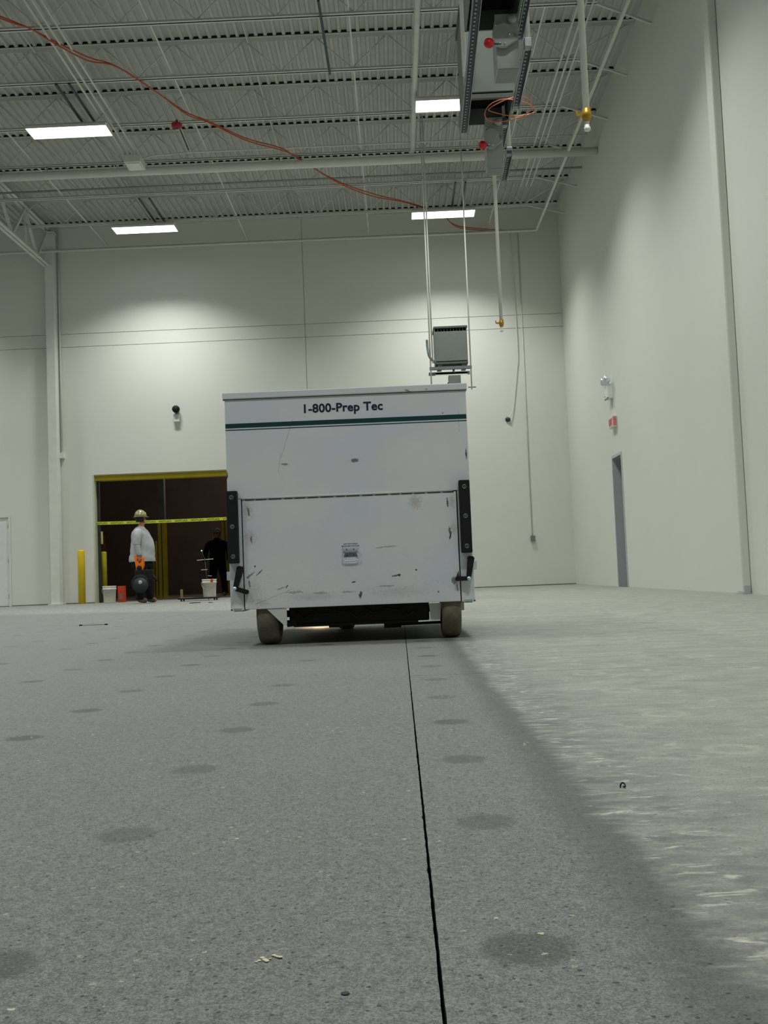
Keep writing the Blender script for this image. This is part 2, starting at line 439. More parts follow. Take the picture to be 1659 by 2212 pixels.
def machine_paint():
    m = bpy.data.materials.new('scuffed white enamel'); n = NT(m)
    P = n.pos(); X, Y, Z = n.xyz(P)
    col = n.mix(n.ramp(n.noise(P, 2.2, 4), 0.35, 0.65), lin((216, 221, 231)), lin((226, 229, 232)))
    nz = n.m('MULTIPLY', n.m('SUBTRACT', n.noise(P, 70, 5, 0.75), 0.5), 3.0)
    def blob(cx, cz, rx, rz, a=0.0, hard=0.8):
        dx = n.m('SUBTRACT', X, cx); dz = n.m('SUBTRACT', Z, cz)
        ca, sa = math.cos(a), math.sin(a)
        p = n.m('DIVIDE', n.m('ADD', n.m('MULTIPLY', dx, ca), n.m('MULTIPLY', dz, sa)), rx)
        q = n.m('DIVIDE', n.m('SUBTRACT', n.m('MULTIPLY', dz, ca), n.m('MULTIPLY', dx, sa)), rz)
        r = n.m('ADD', n.m('SQRT', n.m('ADD', n.m('MULTIPLY', p, p), n.m('MULTIPLY', q, q))), nz)
        return n.m('SUBTRACT', 1.0, n.sramp(r, hard, 1.05))
    marks = [  # black scuffs: centre x, z, half sizes, angle, strength
        (-0.23, 1.046, 0.030, 0.012, 0.15, .75), (-0.635, 1.039, 0.024, 0.006, -0.1, .6),
        (-0.853, 0.775, 0.006, 0.028, 0.15, .85), (-0.842, 0.612, 0.005, 0.022, 0.0, .9), (-0.80, 0.42, 0.024, 0.004, 0.75, .85),
        (-0.855, 0.405, 0.028, 0.006, 0.6, .7), (-0.825, 0.455, 0.006, 0.006, 0, .9), (-0.86, 0.36, 0.005, 0.03, 0.1, .7),
        (0.294, 0.78, 0.006, 0.030, 0.05, .85), (0.299, 0.62, 0.006, 0.022, 0.0, .8), (0.303, 0.59, 0.006, 0.026, -0.15, .95),
        (0.312, 0.33, 0.016, 0.022, 0.3, .7), (0.33, 0.29, 0.004, 0.03, 0.1, .7),
        (-0.26, 0.345, 0.014, 0.004, 0.1, .95), (-0.226, 0.27, 0.009, 0.020, -0.3, .9), (-0.02, 0.372, 0.03, 0.005, 0.15, .8), (0.0, 0.374, 0.008, 0.007, 0, .95),
        (0.10, 0.40, 0.006, 0.006, 0, .9), (-0.645, 0.335, 0.010, 0.005, 0.7, .9), (-0.68, 0.325, 0.03, 0.004, 0.3, .5),
        (-0.05, 0.54, 0.05, 0.004, 0.03, .45), (-0.11, 0.535, 0.02, 0.004, 0.03, .45), (-0.60, 0.30, 0.05, 0.008, 0, .4), (-0.45, 0.29, 0.04, 0.007, 0, .4),
        (-0.30, 0.29, 0.04, 0.006, 0, .4), (-0.08, 0.315, 0.05, 0.005, 0, .4), (0.22, 0.27, 0.007, 0.006, 0, .8), (0.415, 1.06, 0.005, 0.03, 0, .9), (-0.97, 0.99, 0.006, 0.02, 0, .9),
        (0.09, 1.437, 0.02, 0.006, -0.4, .6), (0.20, 1.44, 0.008, 0.006, 0, .5), (0.29, 1.30, 0.006, 0.004, 0, .7)]
    for x, z, rx, rz, a, k in marks:
        col = n.mix(n.m('MULTIPLY', blob(x, z, rx, rz, a), k), col, lin((44, 42, 44)))
    for x, z, rx, rz, k in [(-0.855, 0.78, 0.04, 0.07, .35), (-0.85, 0.62, 0.045, 0.06, .35), (0.11, 0.79, 0.045, 0.05, .45), (0.32, 0.78, 0.025, 0.04, .35),
                            (0.325, 0.63, 0.03, 0.04, .35), (-0.85, 0.30, 0.08, 0.1, .25), (-0.5, 0.27, 0.2, 0.03, .25), (0.0, 0.28, 0.2, 0.04, .22), (-0.79, 0.245, 0.05, 0.04, .3)]:
        col = n.mix(n.m('MULTIPLY', blob(x, z, rx, rz, 0, 0.2), k), col, lin((150, 138, 124)))
    # hairline scratches
    for x, z, L, a in [(-0.62, 1.18, 0.12, 1.25), (-0.665, 1.05, 0.06, 1.4), (-0.72, 0.28, 0.12, 0.35), (0.38, 1.25, 0.06, 1.57)]:
        dx = n.m('SUBTRACT', X, x); dz = n.m('SUBTRACT', Z, z); ca, sa = math.cos(a), math.sin(a)
        p = n.m('ABSOLUTE', n.m('ADD', n.m('MULTIPLY', dx, ca), n.m('MULTIPLY', dz, sa)))
        q = n.m('ABSOLUTE', n.m('ADD', n.m('SUBTRACT', n.m('MULTIPLY', dz, ca), n.m('MULTIPLY', dx, sa)), n.m('MULTIPLY', nz, 0.004)))
        k = n.m('MULTIPLY', n.m('LESS_THAN', p, L), n.m('LESS_THAN', q, 0.0012))
        col = n.mix(n.m('MULTIPLY', k, 0.6), col, lin((120, 112, 106)))
    gr = n.m('GREATER_THAN', n.noise(P, 120, 3, 0.7), 0.66)
    low = n.sramp(Z, 0.25, 0.7, 0.35, 0.04)
    col = n.mix(n.m('MULTIPLY', gr, low), col, lin((110, 100, 90)))
    n.set(n.b.inputs['Base Color'], col)
    n.b.inputs['Roughness'].default_value = 0.33
    n.b.inputs['Specular IOR Level'].default_value = 0.5
    n.bump(n.noise(P, 3.0, 2), 0.15, 0.01)
    return m
PAINT = machine_paint()

# ================================================================== SETTING
# ---- floor: slabs parted by a saw-cut joint
floor = empty('floor', (0, 0, 0), kind='structure')
def jag(y0, y1, x, side):
    pts = []; y = y0
    while y < y1:
        near = max(0.0, 1 - y / 9.0)
        pts.append((x + random.gauss(0, 0.00035) * near - (side * 0.0018 * near if random.random() < 0.04 else 0), y)); y += 0.012 + 0.004 * max(0, y)
    pts.append((x, y1)); return pts
def slab(xf, pts, y0, y1, ztop=0.0):
    b = MB(); pts = [(xf_ := p) for p in pts]
    n = len(pts)
    vs = [(p[0], p[1], ztop) for p in pts] + [(xf, p[1], ztop) for p in pts] + [(p[0], p[1], -0.06) for p in pts]
    fs = [(i, i + 1, n + i + 1, n + i) for i in range(n - 1)] + [(i, i + 1, 2 * n + i + 1, 2 * n + i) for i in range(n - 1)]
    b.add(vs, fs)
    for y in (y0, y1):
        b.add([(xf, y, 0), (pts[0][0], y, 0), (pts[0][0], y, -0.06), (xf, y, -0.06)], [(0, 1, 2, 3)])
    return b.build('slab', FLOOR, floor)
JH = 0.0019
slab(XL, jag(YF, YB + 0.3, XJ - JH, 1), YF, YB + 0.3)
slab(XR, jag(YF, 3.818, XJ + JH, -1), YF, 3.818)
slab(XR, jag(3.822, YB + 0.3, XJ + JH, -1), 3.822, YB + 0.3)
MB().box(XL, XR, YF, YB + 0.3, -0.09, -0.025).build('joint_filler', CONC_D, floor)
MB().box(-13, 3, YB + 0.3, IY, -0.09, 0.0).build('slab', INFLOOR, floor)

# ---- back wall: tilt-up panels with recessed joints, an overhead opening and a door
wb = empty('wall_back', (-6, YB, 0), kind='structure')
J = 0.007
Z1, Z2, XP = 6.164, 5.862, -1.92
TW = 0.2
def rect_panel(rects, parent=wb):
    b = MB()
    for x0, x1, z0, z1 in rects: b.box(x0, x1, YB, YB + TW, z0, z1)
    return b.build('panel', WALL, parent)
rect_panel([(XL, XP - J, Z1 + J, ZD + 0.05)])
rect_panel([(XP + J, XR + 0.2, Z1 + J, ZD + 0.05)])
rect_panel([(XL, XP - J, Z2 + J, Z1 - J)])
rect_panel([(XP + J, XR + 0.2, Z2 + J, Z1 - J)])
def poly_panel_with_holes():
    b = MB()
    xs = [XL, DR[0] - .05, DR[1] + .03, OP[0], OP[1], XP - J]
    zt = Z2 - J
    b.box(xs[0], xs[1], YB, YB + TW, 0, zt)
    b.box(xs[1], xs[2], YB, YB + TW, DR[2] + .03, zt)
    b.box(xs[2], xs[3], YB, YB + TW, 0, zt)
    b.box(xs[3], xs[4], YB, YB + TW, OP[2], zt)
    b.box(xs[4], xs[5], YB, YB + TW, 0, zt)
    return b.build('panel', WALL, wb)
poly_panel_with_holes()
rect_panel([(XP + J, XR + 0.2, 0, Z2 - J)])
jb = MB()
for z in (Z1, Z2): jb.box(XL, XR, YB + 0.015, YB + 0.1, z - J * 1.2, z + J * 1.2)
jb.box(XP - J * 1.2, XP + J * 1.2, YB + 0.015, YB + 0.1, 0, ZD)
jb.build('joint_sealant', mat('grey sealant', (206, 208, 198), 0.8), wb)

# ---- right wall with a recessed panel joint and a doorway
wr = empty('wall_right', (XR, 10, 0), kind='structure')
GY0, GY1 = 11.66, 11.86
DY0, DY1, DZ = 17.69, 18.50, 2.36
def rp(rects):
    b = MB()
    for y0, y1, z0, z1 in rects: b.box(XR, XR + 0.2, y0, y1, z0, z1)
    return b.build('panel', WALL, wr)
rp([(YF, GY0 - .004, -0.02, ZD + .05)])
rp([(GY0 + .004, DY0, -0.02, ZD + .05), (DY0, DY1, DZ, ZD + .05), (DY1, YB, -0.02, ZD + .05)])
MB().box(XR + 0.03, XR + 0.2, GY0 - .01, GY0 + .01, 0, ZD).build('joint_strip', WALL, wr)
pc = empty('column', (XR - .05, 11.65, 0), 'slim white column standing against the right wall', 'column')
MB().cbox(XR - .10, XR - .002, 11.55, 11.76, .012, ZD - .002, .02).build('shaft', WALL, pc)
MB().cbox(XR - .11, XR - .002, 11.53, 11.78, 0, .014, .003).build('base_plate', DOORG, pc)
MB().cbox(XR - .085, XR - .02, 11.535, 11.552, .014, .10, .003).build('foot_clip', DOORG, pc)
d2 = empty('door_2', (XR, (DY0 + DY1) / 2, 0), kind='structure')
fb = MB()
fb.box(XR - 0.012, XR + 0.16, DY1 - 0.05, DY1, 0, DZ).box(XR - 0.012, XR + 0.16, DY0, DY0 + 0.05, 0, DZ).box(XR - 0.011, XR + 0.159, DY0 + .05, DY1 - .05, DZ - 0.05, DZ - .001)
fb.build('door_frame', DOORG, d2)
MB().box(XR + 0.161, XR + 0.2, DY0 + .001, DY1 - .001, 0, DZ - .002).build('door_leaf', BLACKIN, d2)  # black sheet: darkness beyond the open doorway put into its colour
MB().box(XR + 0.03, XR + 0.16, DY0 + .05, DY1 - .05, -0.01, 0.006).build('threshold', GALV, d2)

# ---- walls beyond the frame, ceiling shell
MB().box(XL - 0.2, XL, YF, YB, 0, ZD + .05).build('wall_left', WALL)['kind'] = 'structure'
MB().box(XL, XR, YF - 0.2, YF, 0, ZD + .05).build('wall_front', WALL)['kind'] = 'structure'
ce = empty('ceiling', (-6, 8, ZD), kind='structure')
PER, DEP = 0.1425, 0.038
SHEET = PER * 6
def deck_sheet_mesh():
    prof = []
    for i in range(6):
        x = i * PER
        prof += [(x, 0), (x + 0.044, 0), (x + 0.058, DEP), (x + 0.1285, DEP)]
    prof.append((SHEET, 0))
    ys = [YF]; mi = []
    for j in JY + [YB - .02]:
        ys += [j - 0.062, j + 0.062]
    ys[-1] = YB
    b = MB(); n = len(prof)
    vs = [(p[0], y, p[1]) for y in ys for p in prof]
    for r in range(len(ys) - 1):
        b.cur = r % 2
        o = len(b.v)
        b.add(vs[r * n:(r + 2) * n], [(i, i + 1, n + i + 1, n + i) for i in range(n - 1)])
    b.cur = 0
    return b.mesh('deck_sheet', [DECK, BARE_SHADE])
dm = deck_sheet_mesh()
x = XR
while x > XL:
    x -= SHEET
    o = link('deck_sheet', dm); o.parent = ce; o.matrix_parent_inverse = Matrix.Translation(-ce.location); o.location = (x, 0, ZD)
MB().box(XL - .2, XR + .2, YF - .2, YB + .2, ZD + DEP + 0.01, ZD + 0.2).build('roof_slab', BARE_SHADE, ce)

# ---- the dark room behind the opening
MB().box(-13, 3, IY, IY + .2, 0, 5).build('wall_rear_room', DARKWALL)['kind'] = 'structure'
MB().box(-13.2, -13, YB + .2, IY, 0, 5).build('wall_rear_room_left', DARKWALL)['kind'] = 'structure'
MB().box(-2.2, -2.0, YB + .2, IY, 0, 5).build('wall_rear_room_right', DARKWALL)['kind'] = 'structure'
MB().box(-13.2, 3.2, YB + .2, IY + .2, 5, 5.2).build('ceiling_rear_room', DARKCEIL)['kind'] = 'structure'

rl = empty('added_fill_lamp', (-4.0, 28.5, 4.3), 'added fill lamp high in the dark room, out of sight', 'lamp')  # unseen lamp added to brighten the rear room and the figure there
MB().lathe([(0, -.06), (.04, -.04), (.05, 0), (.03, .05), (.02, .09)], (-4.0, 28.5, 4.3), seg=16).build('bulb', emission('fill bulb', (1.0, .8, .6), 1.5), rl)
MB().tube([(-4.0, 28.5, 4.38), (-4.0, 28.5, 5.0)], .008).build('cord', RUB, rl)
ld = bpy.data.lights.new('rear room fill', 'POINT'); ld.energy = 110; ld.color = (1.0, .86, .76); ld.shadow_soft_size = .06
lo = bpy.data.objects.new('lamp', ld); COL.objects.link(lo); lo.location = (-4.0, 28.5, 4.15); lo.parent = rl; lo.matrix_parent_inverse = Matrix.Translation(-rl.location)

# ---- trim of the overhead opening, door leaf on the left
tr = empty('trim_1', (OP[0], YB, 0), kind='structure')
MB().box(OP[0], OP[0] + 0.035, YB - 0.006, YB + TW + .02, 0, OP[2]).build('jamb', mat('greenish white jamb', (196, 200, 170), 0.6), tr)
MB().box(OP[0] + .035, OP[0] + .09, YB + TW - .02, YB + TW + .05, 0, OP[2]).build('door_track', mat('dark green track', (34, 48, 36), 0.6), tr)
MB().box(OP[0] + .03, OP[1], YB + .06, YB + TW + .1, OP[2] - 0.13, OP[2] - .002).build('header_angle', YELD, tr)
MB().box(OP[0], OP[1], YB - .004, YB + .05, OP[2] - 0.03, OP[2]).build('header_lip', mat('grey lip', (120, 116, 70), 0.6), tr)
MB().cbox(OP[0] + .06, OP[0] + .13, YB + TW + .05, YB + TW + .07, 1.33, 1.62, .004).build('dock_label', mat('pale label', (206, 204, 150), 0.6), tr)
d1 = empty('door_1', ((DR[0] + DR[1]) / 2, YB, 0), kind='structure')
b = MB()
b.box(DR[1] - .02, DR[1] + .03, YB - .012, YB + TW, 0, DR[2] + .03).box(DR[0] - .05, DR[0], YB - .012, YB + TW, 0, DR[2] + .03).box(DR[0], DR[1] - .02, YB - .011, YB + TW - .001, DR[2] - .02, DR[2] + .029)
b.build('door_frame', WALL, d1)
dl = MB().box(DR[0] + .004, DR[1] - .026, YB + .012, YB + .06, 0.012, DR[2] - .026).build('door_leaf', PLASTW, d1)
for z in (0.22, 1.03, 1.82):
    MB().tube([(DR[1] - .022, YB + .002, z - .055), (DR[1] - .022, YB + .002, z + .055)], 0.011).build('hinge', GALVD, d1)
MB().box(DR[0], DR[1] - .02, YB + .01, YB + .05, 0, .012).build('door_sweep', RUB, d1)
# caulked foot line along the back wall
bb = MB()
for x0, x1 in ((XL, DR[0] - .05), (DR[1] + .03, OP[0]), (OP[1], XR)): bb.box(x0, x1, YB - .006, YB, 0, .02)
bb.build('baseboard_back', mat('green grey foot seal', (96, 116, 96), 0.8))['kind'] = 'structure'

# ================================================================== ROOF STEEL
def joist(i, y, label):
    t = empty('bar_joist', (XR, y, ZD), label, 'roof joist', 'white bar joists under the roof deck')
    x0, x1 = (XL, XR - .01)
    zt, zb = ZD, ZD - 0.578
    b = MB()
    for s in (-1, 1):
        b.box(x0, x1, y + s * .008, y + s * .052, zt - .008, zt)
        b.box(x0, x1, y + s * .008, y + s * .014, zt - .055, zt)
    b.build('top_chord', STEELW, t)
    b = MB()
    xb = 3.05
    for s in (-1, 1):
        b.box(x0, xb, y + s * .008, y + s * .046, zb, zb + .007)
        b.box(x0, xb, y + s * .008, y + s * .014, zb, zb + .046)
    b.build('bottom_chord', STEELW, t)
    b = MB(); P = 1.1
    ph = (0.0, 0.35, 0.7, 0.2, 0.55, 0.1)[i]
    xx = xb - 0.05 - ph * .3
    top = [(XR - .08, zt - .03)]
    pts = [(XR - .06, y, zt - .03), (xx, y, zb + .03)]
    upn = True
    while xx > x0 + P:
        xx -= P / 2
        pts.append((xx, y, (zt - .03) if upn else (zb + .03))); upn = not upn
    for p, q in zip(pts[:-1], pts[1:]): b.tube([p, q], 0.011, 6)
    b.build('web', STEELW, t)
    MB().bar((xb - .05, y, zb + .02), (XR, y + .62, zb + .02), .03, .03).build('end_brace', STEELW, t)
    return t
JL = ['white bar joist nearest the camera, its lower chord along the top edge of the photo', 'white bar joist carrying the near ends of the lamp rails above the left light',
      'white bar joist right above the near pair of ceiling lights', 'white bar joist beside the thick white sprinkler main and junction box',
      'white bar joist just beyond the thick sprinkler main, above the teal conduit', 'white bar joist nearest the back wall, over the far pair of lights']
for i, y in enumerate(JY): joist(i, y, JL[i])

# ledger on the back wall
led = MB().box(XL, XR, YB - .09, YB, ZD - .012, ZD).box(XL, XR, YB - .012, YB, ZD - .1, ZD).build('deck_ledger', STEELW)
tag(led, 'long white ledger angle along the top of the back wall under the deck', 'ledger')

# joist girder at the left, running toward the back wall
GX = -7.74
g = empty('joist_girder', (GX, 20, ZD), 'deep white truss girder at left resting on the tall column', 'truss')
zt, zb = 8.66, 7.70
def dbl(name, p, q, wd=.07, gap=.03):
    b = MB(); p, q = Vector(p), Vector(q)
    sx = Vector((1, 0, 0))
    for s in (-1, 1):
        b.bar(p + sx * s * (gap / 2 + wd / 2), q + sx * s * (gap / 2 + wd / 2), wd, .012)
        b.bar(p + sx * s * (gap / 2 + .006) + Vector((0, 0, wd / 2)), q + sx * s * (gap / 2 + .006) + Vector((0, 0, wd / 2)), .012, wd)
    return b.build(name, STEELW, g)
dbl('top_chord', (GX, YF, zt - .1), (GX, YB - .02, zt - .1))
dbl('bottom_chord', (GX, YF, zb), (GX, YB - .1, zb))
nodes_t = [YB - .15, 21.399, 19.853, 18.308, 16.762, 15.216, 13.67]
for k, (a, c) in enumerate(zip(nodes_t[:-1], nodes_t[1:])):
    m_ = (a + c) / 2
    MB().bar((GX, a, zt - .1), (GX, m_, zb + .03), .055, .055).build('web_member', STEELW, g)
    MB().bar((GX, m_, zb + .03), (GX, c, zt - .1), .055, .055).build('web_member', STEELW, g)
    MB().bar((GX, c, zb + .03), (GX, c, zt - .1), .045, .045).build('web_member', STEELW, g)
for k, y in enumerate((20.6, 22.0)):
    MB().bar((GX, y, zb), (GX - .95, y, zt - .1), .04, .04).build('stay', STEELW, g)

# column at the back wall, left
c = empty('column', (-7.68, YB - .2, 0), 'tall white steel column against the back wall left of the opening', 'column')
MB().cbox(-7.79, -7.58, YB - .245, YB - .035, 0, 8.45, .018).build('shaft', PIPEW, c)
MB().box(-7.84, -7.53, YB - .29, YB - .005, 0, .02).build('base_plate', PIPEW, c)
MB().box(-7.80, -7.57, YB - .25, YB - .03, 8.45, 8.50).build('cap_plate', PIPEW, c)
c2 = empty('conduit', (-7.55, YB - .05, 3.4), 'thin white conduit running up the right side of the tall column', 'conduit')
MB().tube([(-7.535, YB - .04, 3.42), (-7.535, YB - .04, 8.6)], .016).build('tube', PIPEW, c2)
MB().cbox(-7.585, -7.485, YB - .09, YB, 3.30, 3.43, .005).build('box', PIPEW, c2)

# bridging and conduits seen under the deck
def rod(name, pts, r, m, label, cat, group=None, sq=None):
    b = MB()
    if sq: b.bar(pts[0], pts[-1], sq, sq)
    else: b.tube(pts, r, 8)
    return tag(b.build(name, m), label, cat, group)
ZC = 8.135
for X, lab in ((-6.4, 'white bridging angle near the left girder, across the lower chords'),
               (-3.17, 'white bridging angle crossing the lower chords right of the near left light'),
               (-0.38, 'white bridging angle crossing the lower chords in the middle of the ceiling'),
               (2.35, 'white bridging angle crossing the lower chords right of the hanging units')):
    rod('bridging_angle', [(X, JY[0] - 1.2, ZC + .055), (X, YB, ZC + .055)], 0, STEELW, lab, 'bridging', 'bridging angles under the joists', sq=.022)
for X, lab in ((-5.3, 'thin white upper bridging rod over the left lights'), (-2.0, 'thin white upper bridging rod left of the ceiling middle'), (1.3, 'thin white upper bridging rod over the right lights')):
    rod('bridging_rod', [(X, JY[0] - 1.2, ZD - .07), (X, YB, ZD - .07)], .012, STEELW, lab, 'bridging', 'bridging rods under the deck')
rod('conduit', [(0.56, JY[0] - 2, 8.09), (0.56, 18.2, 8.09)], .045, STEELW, 'thick white straight pipe under the joists left of the hanging units', 'pipe')
rod('conduit', [(-.77, 13.2, 8.09), (-.75, 15.2, 8.09)], .02, GALVD, 'dark slotted strut between the two nearest joists', 'strut', sq=.035)
for k, X in enumerate((-4.62, -4.52, -4.40)):
    rod('conduit', [(X, JY[0] - 2, 8.10), (X, 17.8, 8.10)], .017, STEELW, ('left', 'middle', 'right')[k] + ' one of the three thin white conduits running to the square junction box', 'conduit', 'conduits to the junction box')
for k, X in enumerate((2.78, 2.88, 2.98)):
    rod('conduit', [(X, JY[0] - 2, 8.10), (X, 20.2, 8.10)], .016, STEELW, ('left', 'middle', 'right')[k] + ' one of the three thin white conduits under the deck near the right wall', 'conduit', 'conduits near the right wall')
# sprinkler main
sm = empty('sprinkler_main', (-7, 18.3, 8), 'thick white sprinkler main crossing the whole ceiling', 'pipe')
MB().tube([(-9.5, 18.34, 7.99), (3.95, 18.34, 7.99)], .075, 16).build('pipe', PIPEW, sm)
for X in (-6.2, -1.9, 2.0):
    MB().tube([(X, 18.33, 8.06), (X, 18.308, 8.14)], .008).build('hanger', GALV, sm)
tag(MB().tube([(-7.7, 19.80, 8.28), (3.95, 19.80, 8.28)], .022, 8).build('conduit', TEAL), 'thin teal conduit crossing the ceiling behind the sprinkler main', 'conduit')
tag(MB().tube([(-4.5, 17.95, 8.05), (-4.1, 17.92, 8.10), (-3.4, 17.9, 8.12), (3.7, 17.9, 8.12)], .015, 8).build('conduit', STEELW), 'thin white conduit leaving the junction box to the right', 'conduit')
tag(MB().tube([(-15.9, 22.62, 8.01), (3.42, 22.62, 8.01), (3.42, YF + .1, 8.01)], .035, 10).build('conduit', PIPEW), 'white pipe along the back wall turning the corner along the right wall', 'pipe')
jbx = empty('junction_box', (-4.47, 17.95, 8.0), 'square white junction box below the sprinkler main at left', 'box')
MB().cbox(-4.63, -4.33, 17.75, 18.15, 7.93, 8.07, .01).build('enclosure', PIPEW, jbx)
MB().cbox(-4.60, -4.36, 17.79, 18.11, 7.915, 7.93, .004).build('cover', PIPEW, jbx)
# red bell hung on a strut
rb = empty('alarm_bell', (-3.40, 16.5, 8.0), 'round red alarm bell under the ceiling right of the near left light', 'bell')
MB().lathe([(0.0, -.07), (.035, -.068), (.072, -.05), (.085, -.015), (.086, 0.01), (.06, .02), (0.0, .02)], (-3.40, 16.5, 8.0)).build('gong', REDDARK, rb)
MB().lathe([(.022, -.095), (.025, -.09), (.025, -.06)], (-3.40, 16.5, 8.0), seg=12).build('clapper_cap', GALV, rb)
MB().tube([(-3.40, 16.5, 8.02), (-3.40, 16.74, 8.15)], .012).build('bracket', GALV, rb)
st = empty('strut_channel', (-3.42, 17, 8.05), 'pale slotted strut behind the red alarm bell', 'strut')
def channel(b, p, q, w=.045, t=.005, up=True):
    """U channel from p to q, open side down"""
    p, q = Vector(p), Vector(q); d = (q - p).normalized(); s = d.cross(Vector((0, 0, 1))).normalized() * (w / 2)
    z = Vector((0, 0, w / 2))
    b.bar(p + z, q + z, w, t); b.bar(p + s, q + s, t, w); b.bar(p - s, q - s, t, w)
    return b
channel(MB(), (-3.40, 16.50, 8.07), (-3.44, 17.75, 8.07)).build('channel', PIPEW, st)
MB().bar((-3.40, 16.52, 8.085), (-3.44, 17.73, 8.085), .032, .006).build('channel_slots', GALVD, st)

# ================================================================== LIGHTS
def fixture(x, y, label, group='high-bay ceiling lights', rails=True, lamp=True):
    t = empty('ceiling_light', (x, y, 7.9), label, 'ceiling light', group)
    hw, hd = 0.665, 0.215
    b = MB()
    b.prism([(-hd + y, 7.895), (-hd + y, 7.935), (-hd * .7 + y, 7.99), (hd * .7 + y, 7.99), (hd + y, 7.935), (hd + y, 7.895), (hd - .012 + y, 7.895), (hd - .012 + y, 7.93), (-hd + .012 + y, 7.93), (-hd + .012 + y, 7.895)], 'X', x - hw, x + hw)
    b.build('housing', PIPEW, t)
    for s in (-1, 1):
        MB().prism([(y - hd, 7.895), (y + hd, 7.895), (y + hd * .7, 7.97), (y - hd * .7, 7.97)], 'X', x + s * hw - .006, x + s * hw + .006).build('end_cap', PIPEW, t)
    MB().add([(x - hw + .012, y - hd + .012, 7.897), (x + hw - .012, y - hd + .012, 7.897), (x + hw - .012, y + hd - .012, 7.897), (x - hw + .012, y + hd - .012, 7.897)], [(0, 3, 2, 1)]).build('diffuser', TUBE, t, fix=False)
    if rails:
        for s in (-1, 1):
            rl = MB().bar((x + s * .1 + .3, y - 1.25, 8.09), (x + s * .1 + .3, y + .45, 8.09), .032, .03).build('rail', GALVD, t)
        for s in (-1, 1): MB().tube([(x + s * .1 + .3, y, 7.98), (x + s * .1 + .3, y, 8.09)], .006).build('hanger', GALV, t)
    ld = bpy.data.lights.new('high bay lamp', 'AREA')
    ld.shape = 'RECTANGLE'; ld.size = 1.28; ld.size_y = .38; ld.energy = LAMP_POWER; ld.color = (0.972, 1.0, 0.972); ld.spread = math.radians(LAMP_SPREAD)
    lo = bpy.data.objects.new('lamp', ld); COL.objects.link(lo)
    lo.location = (x, y, 7.885); lo.parent = t; lo.matrix_parent_inverse = Matrix.Translation(-t.location)
    return t
fixture(-5.16, 16.38, 'large lit ceiling light at left, the nearer one of the left pair')
fixture(-5.10, 21.17, 'smaller lit ceiling light at left near the back wall')
fixture(1.235, 16.03, 'lit ceiling light half hidden behind the grey hanging units')
fixture(1.235, 21.06, 'lit ceiling light near the back wall crossed by thin white rods')
for y in (11.5, 6.8, 2.1):
    for X in (1.235, -5.1): fixture(X, y, 'lit ceiling light above the camera, outside the picture', 'ceiling lights outside the picture', False)
for y in (21.1, 16.3, 11.5, 6.8, 2.1): fixture(-11.4, y, 'lit ceiling light above the camera, outside the picture', 'ceiling lights outside the picture', False)

# ================================================================== EXTENSION CORD
cp = [(-5.9, 12.3, 8.11), (-5.074, 13.23, 8.1), (-4.821, 13.568, 8.115), (-4.559, 13.934, 8.1), (-4.234, 14.378, 8.09), (-3.923, 14.651, 8.09), (-3.552, 15.485, 8.11), (-3.201, 16.24, 8.09), (-2.899, 16.665, 8.11), (-2.373, 17.321, 8.08),
      (-1.822, 17.806, 8.09), (-1.579, 18.28, 8.1), (-0.965, 19.339, 8.08), (-0.267, 20.143, 8.08), (0.487, 20.799, 8.1), (1.2, 21.6, 8.12), (1.68, 22.7, 8.2), (2.93, 22.8, 8.07)]
ec = empty('extension_cord', (-2, 17, 8.1), 'long orange extension cord draped across the ceiling joists', 'cord')
MB().tube(smooth_path(cp, 5), .011, 6).build('strand', ORANGE, ec)
cp2 = [(p[0] + .02 + .03 * math.sin(i * 1.3), p[1] + .01, p[2] - .03 - .02 * math.sin(i * 2.1)) for i, p in enumerate(cp)]
MB().tube(smooth_path(cp2, 5), .011, 6).build('strand', ORANGE, ec)

# ================================================================== HUNG GREY UNITS
def unit(name, label, x0, x1, y0, y1, z0, z1, vent=True, slats=9, open_bottom=True):
    t = empty(name, ((x0 + x1) / 2, (y0 + y1) / 2, z0), label, 'hanging unit', 'grey hanging electrical units')
    T = .012
    vz = z1 - (z1 - z0) * .14
    b = MB()
    b.box(x0, x0 + T, y0, y1, z0, z1).box(x1 - T, x1, y0, y1, z0, z1).box(x0, x1, y1 - T, y1, z0, z1)
    b.build('cabinet', GREY, t)
    MB().cbox(x0 - .012, x1 + .012, y0 - .012, y1 + .012, z1 - .035, z1, .004).build('top_hood', GREYD, t)
    MB().cbox(x0 + T, x1 - T, y0 - .004, y0 + .012, z0 + .05, vz, .003).build('front_panel', GREY, t)
    MB().box(x0, x1, y0 - .002, y0 + .03, z0, z0 + .035).build('bottom_lip', GREYD, t)
    MB().box(x0 + .04, x1 - .04, y0 + .06, y1 - .05, z0 + .12, z1 - .05).build('core', BLACKIN, t)
    b = MB()
    for k in range(slats):
        xx = x0 + .04 + (x1 - x0 - .08) * (k + .5) / slats
        b.box(xx - .003, xx + .003, y0 + .004, y0 + .03, vz + .005, z1 - .035)
    b.build('vent_fins', GREYD, t)
    return t
unit('transformer', 'grey hanging cabinet behind the left strut, its dark open underside in view', .672, 1.075, 7.90, 8.39, 4.13, 4.91)
unit('transformer', 'grey hanging cabinet nearest the camera, only its black underside at the top edge', .61, .965, 6.37, 6.89, 4.13, 4.91)
tb = unit('transformer', 'grey square hanging cabinet in front of the back wall above the machine', .80, 1.385, 18.0, 18.5, 4.09, 4.77)
b = MB()
for X in (.84, 1.28): b.box(X, X + .08, 18.02, 18.4, 4.03, 4.09)
b.build('foot', GREY, tb)
tf = empty('trapeze_hanger', (1.1, 18.2, 3.95), 'white trapeze of channels and rods carrying the back hanging cabinet', 'hanger')
